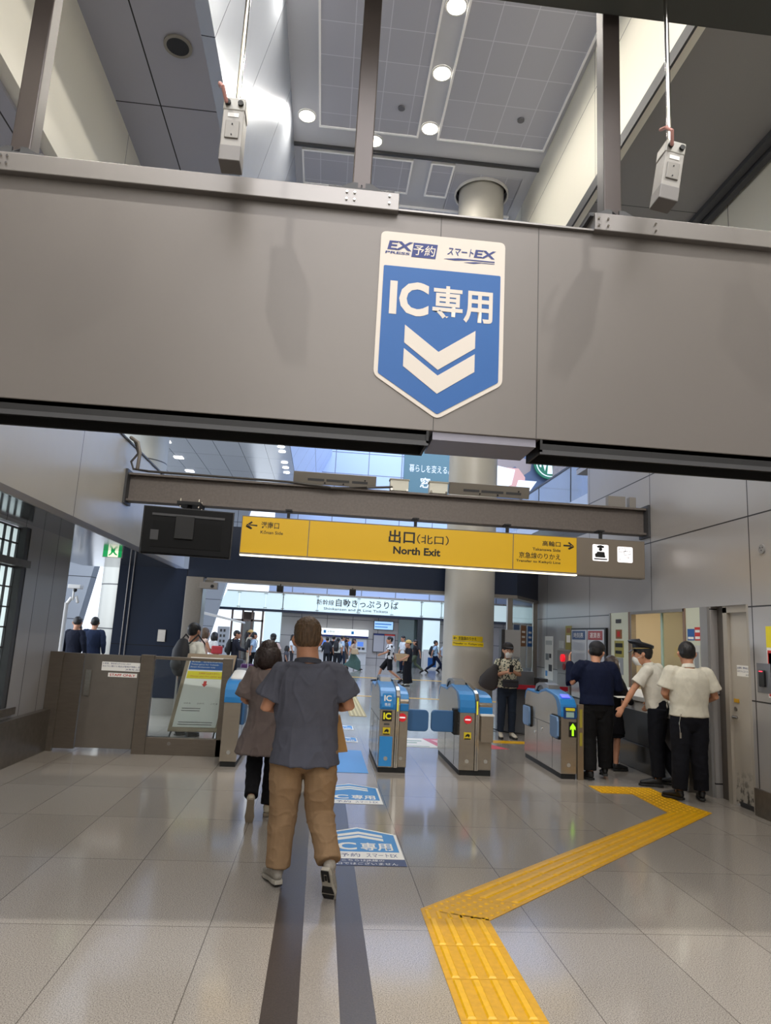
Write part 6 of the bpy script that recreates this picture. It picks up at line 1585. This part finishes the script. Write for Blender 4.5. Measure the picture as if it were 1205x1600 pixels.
T, *_ = person('schoolboy in a light blue shirt striding right beside the round column', (5.42, 32.6, 0), R_ + .1, 1.52, walk=(1.3, 1), top='a8c4dc', sleeve='short', bottom='1a2036', group=crowd)
backpack('dark backpack of the schoolboy striding right', T, '1a1c26', .88)
T, *_ = person('second schoolboy close behind the first, partly cut off by the round column', (5.95, 33.2, 0), R_, 1.52, walk=(1.0, -1), top='b8c4d4', sleeve='short', bottom='1a1e2e', group=crowd)
person('man in a black suit seen over the staff door, left of the navy suit', (-5.40, 15.9, 0), -.2, 1.68, top='161a28', sleeve='long', bottom='161a26', hem=.78, group=crowd, detail=1, head=(.3, 0, .4))
person('man in a navy suit seen over the staff door beside the black-suited man', (-5.25, 16.65, 0), .1, 1.70, top='263048', sleeve='long', bottom='26304a', hem=.78, group=crowd, detail=1, build=1.1)
person('woman in a pale lilac top near the white camera pole', (-5.95, 17.6, 0), -.8, 1.50, top='b8b4d4', sleeve='short', bottom='2a2a34', hair='long', group=crowd)
single('red_pouch', MB().box(-5.95, -5.7, 17.3, 17.45, .95, 1.16), mat('bag_red2', 'd0405a', .6), 'red shoulder bag at the foot of the camera pole', 'bag', bevel=.04)


def suitcase(label, x, y, w_, d_, h_, col):
    o = thing('suitcase', label, 'suitcase', (x, y, 0)); mm = mat('case_' + col, col, .35)
    part('shell', MB().box(x - w_ / 2, x + w_ / 2, y - d_ / 2, y + d_ / 2, .05, h_), mm, o, bevel=.04)
    t = MB()
    for k in range(5): t.box(x - w_ * .4 + k * w_ * .2 - .006, x - w_ * .4 + k * w_ * .2 + .006, y - d_ / 2 - .006, y - d_ / 2, .1, h_ - .05)
    part('ribs', t, mm, o)
    part('handle', MB().tube([(x - .08, y, h_), (x - .08, y, h_ + .04), (x + .08, y, h_ + .04), (x + .08, y, h_)], [.010] * 4, k=6), M_darkgrey, o)
    t = MB()
    for a in (-1, 1):
        for b_ in (-1, 1): t.cyl((x + a * w_ * .38 - .01, y + b_ * d_ * .3, .03), (x + a * w_ * .38 + .01, y + b_ * d_ * .3, .03), .03, k=10)
    part('wheels', t, M_black, o)


suitcase('purple suitcase standing on the concourse behind the tunic woman', -2.22, 22.8, .55, .26, .50, '542c5e')
suitcase('dark grey suitcase left of the purple one', -2.74, 23.6, .45, .28, .60, '3c3e46')
for sc_ in [tmp_scene]: bpy.data.scenes.remove(sc_)
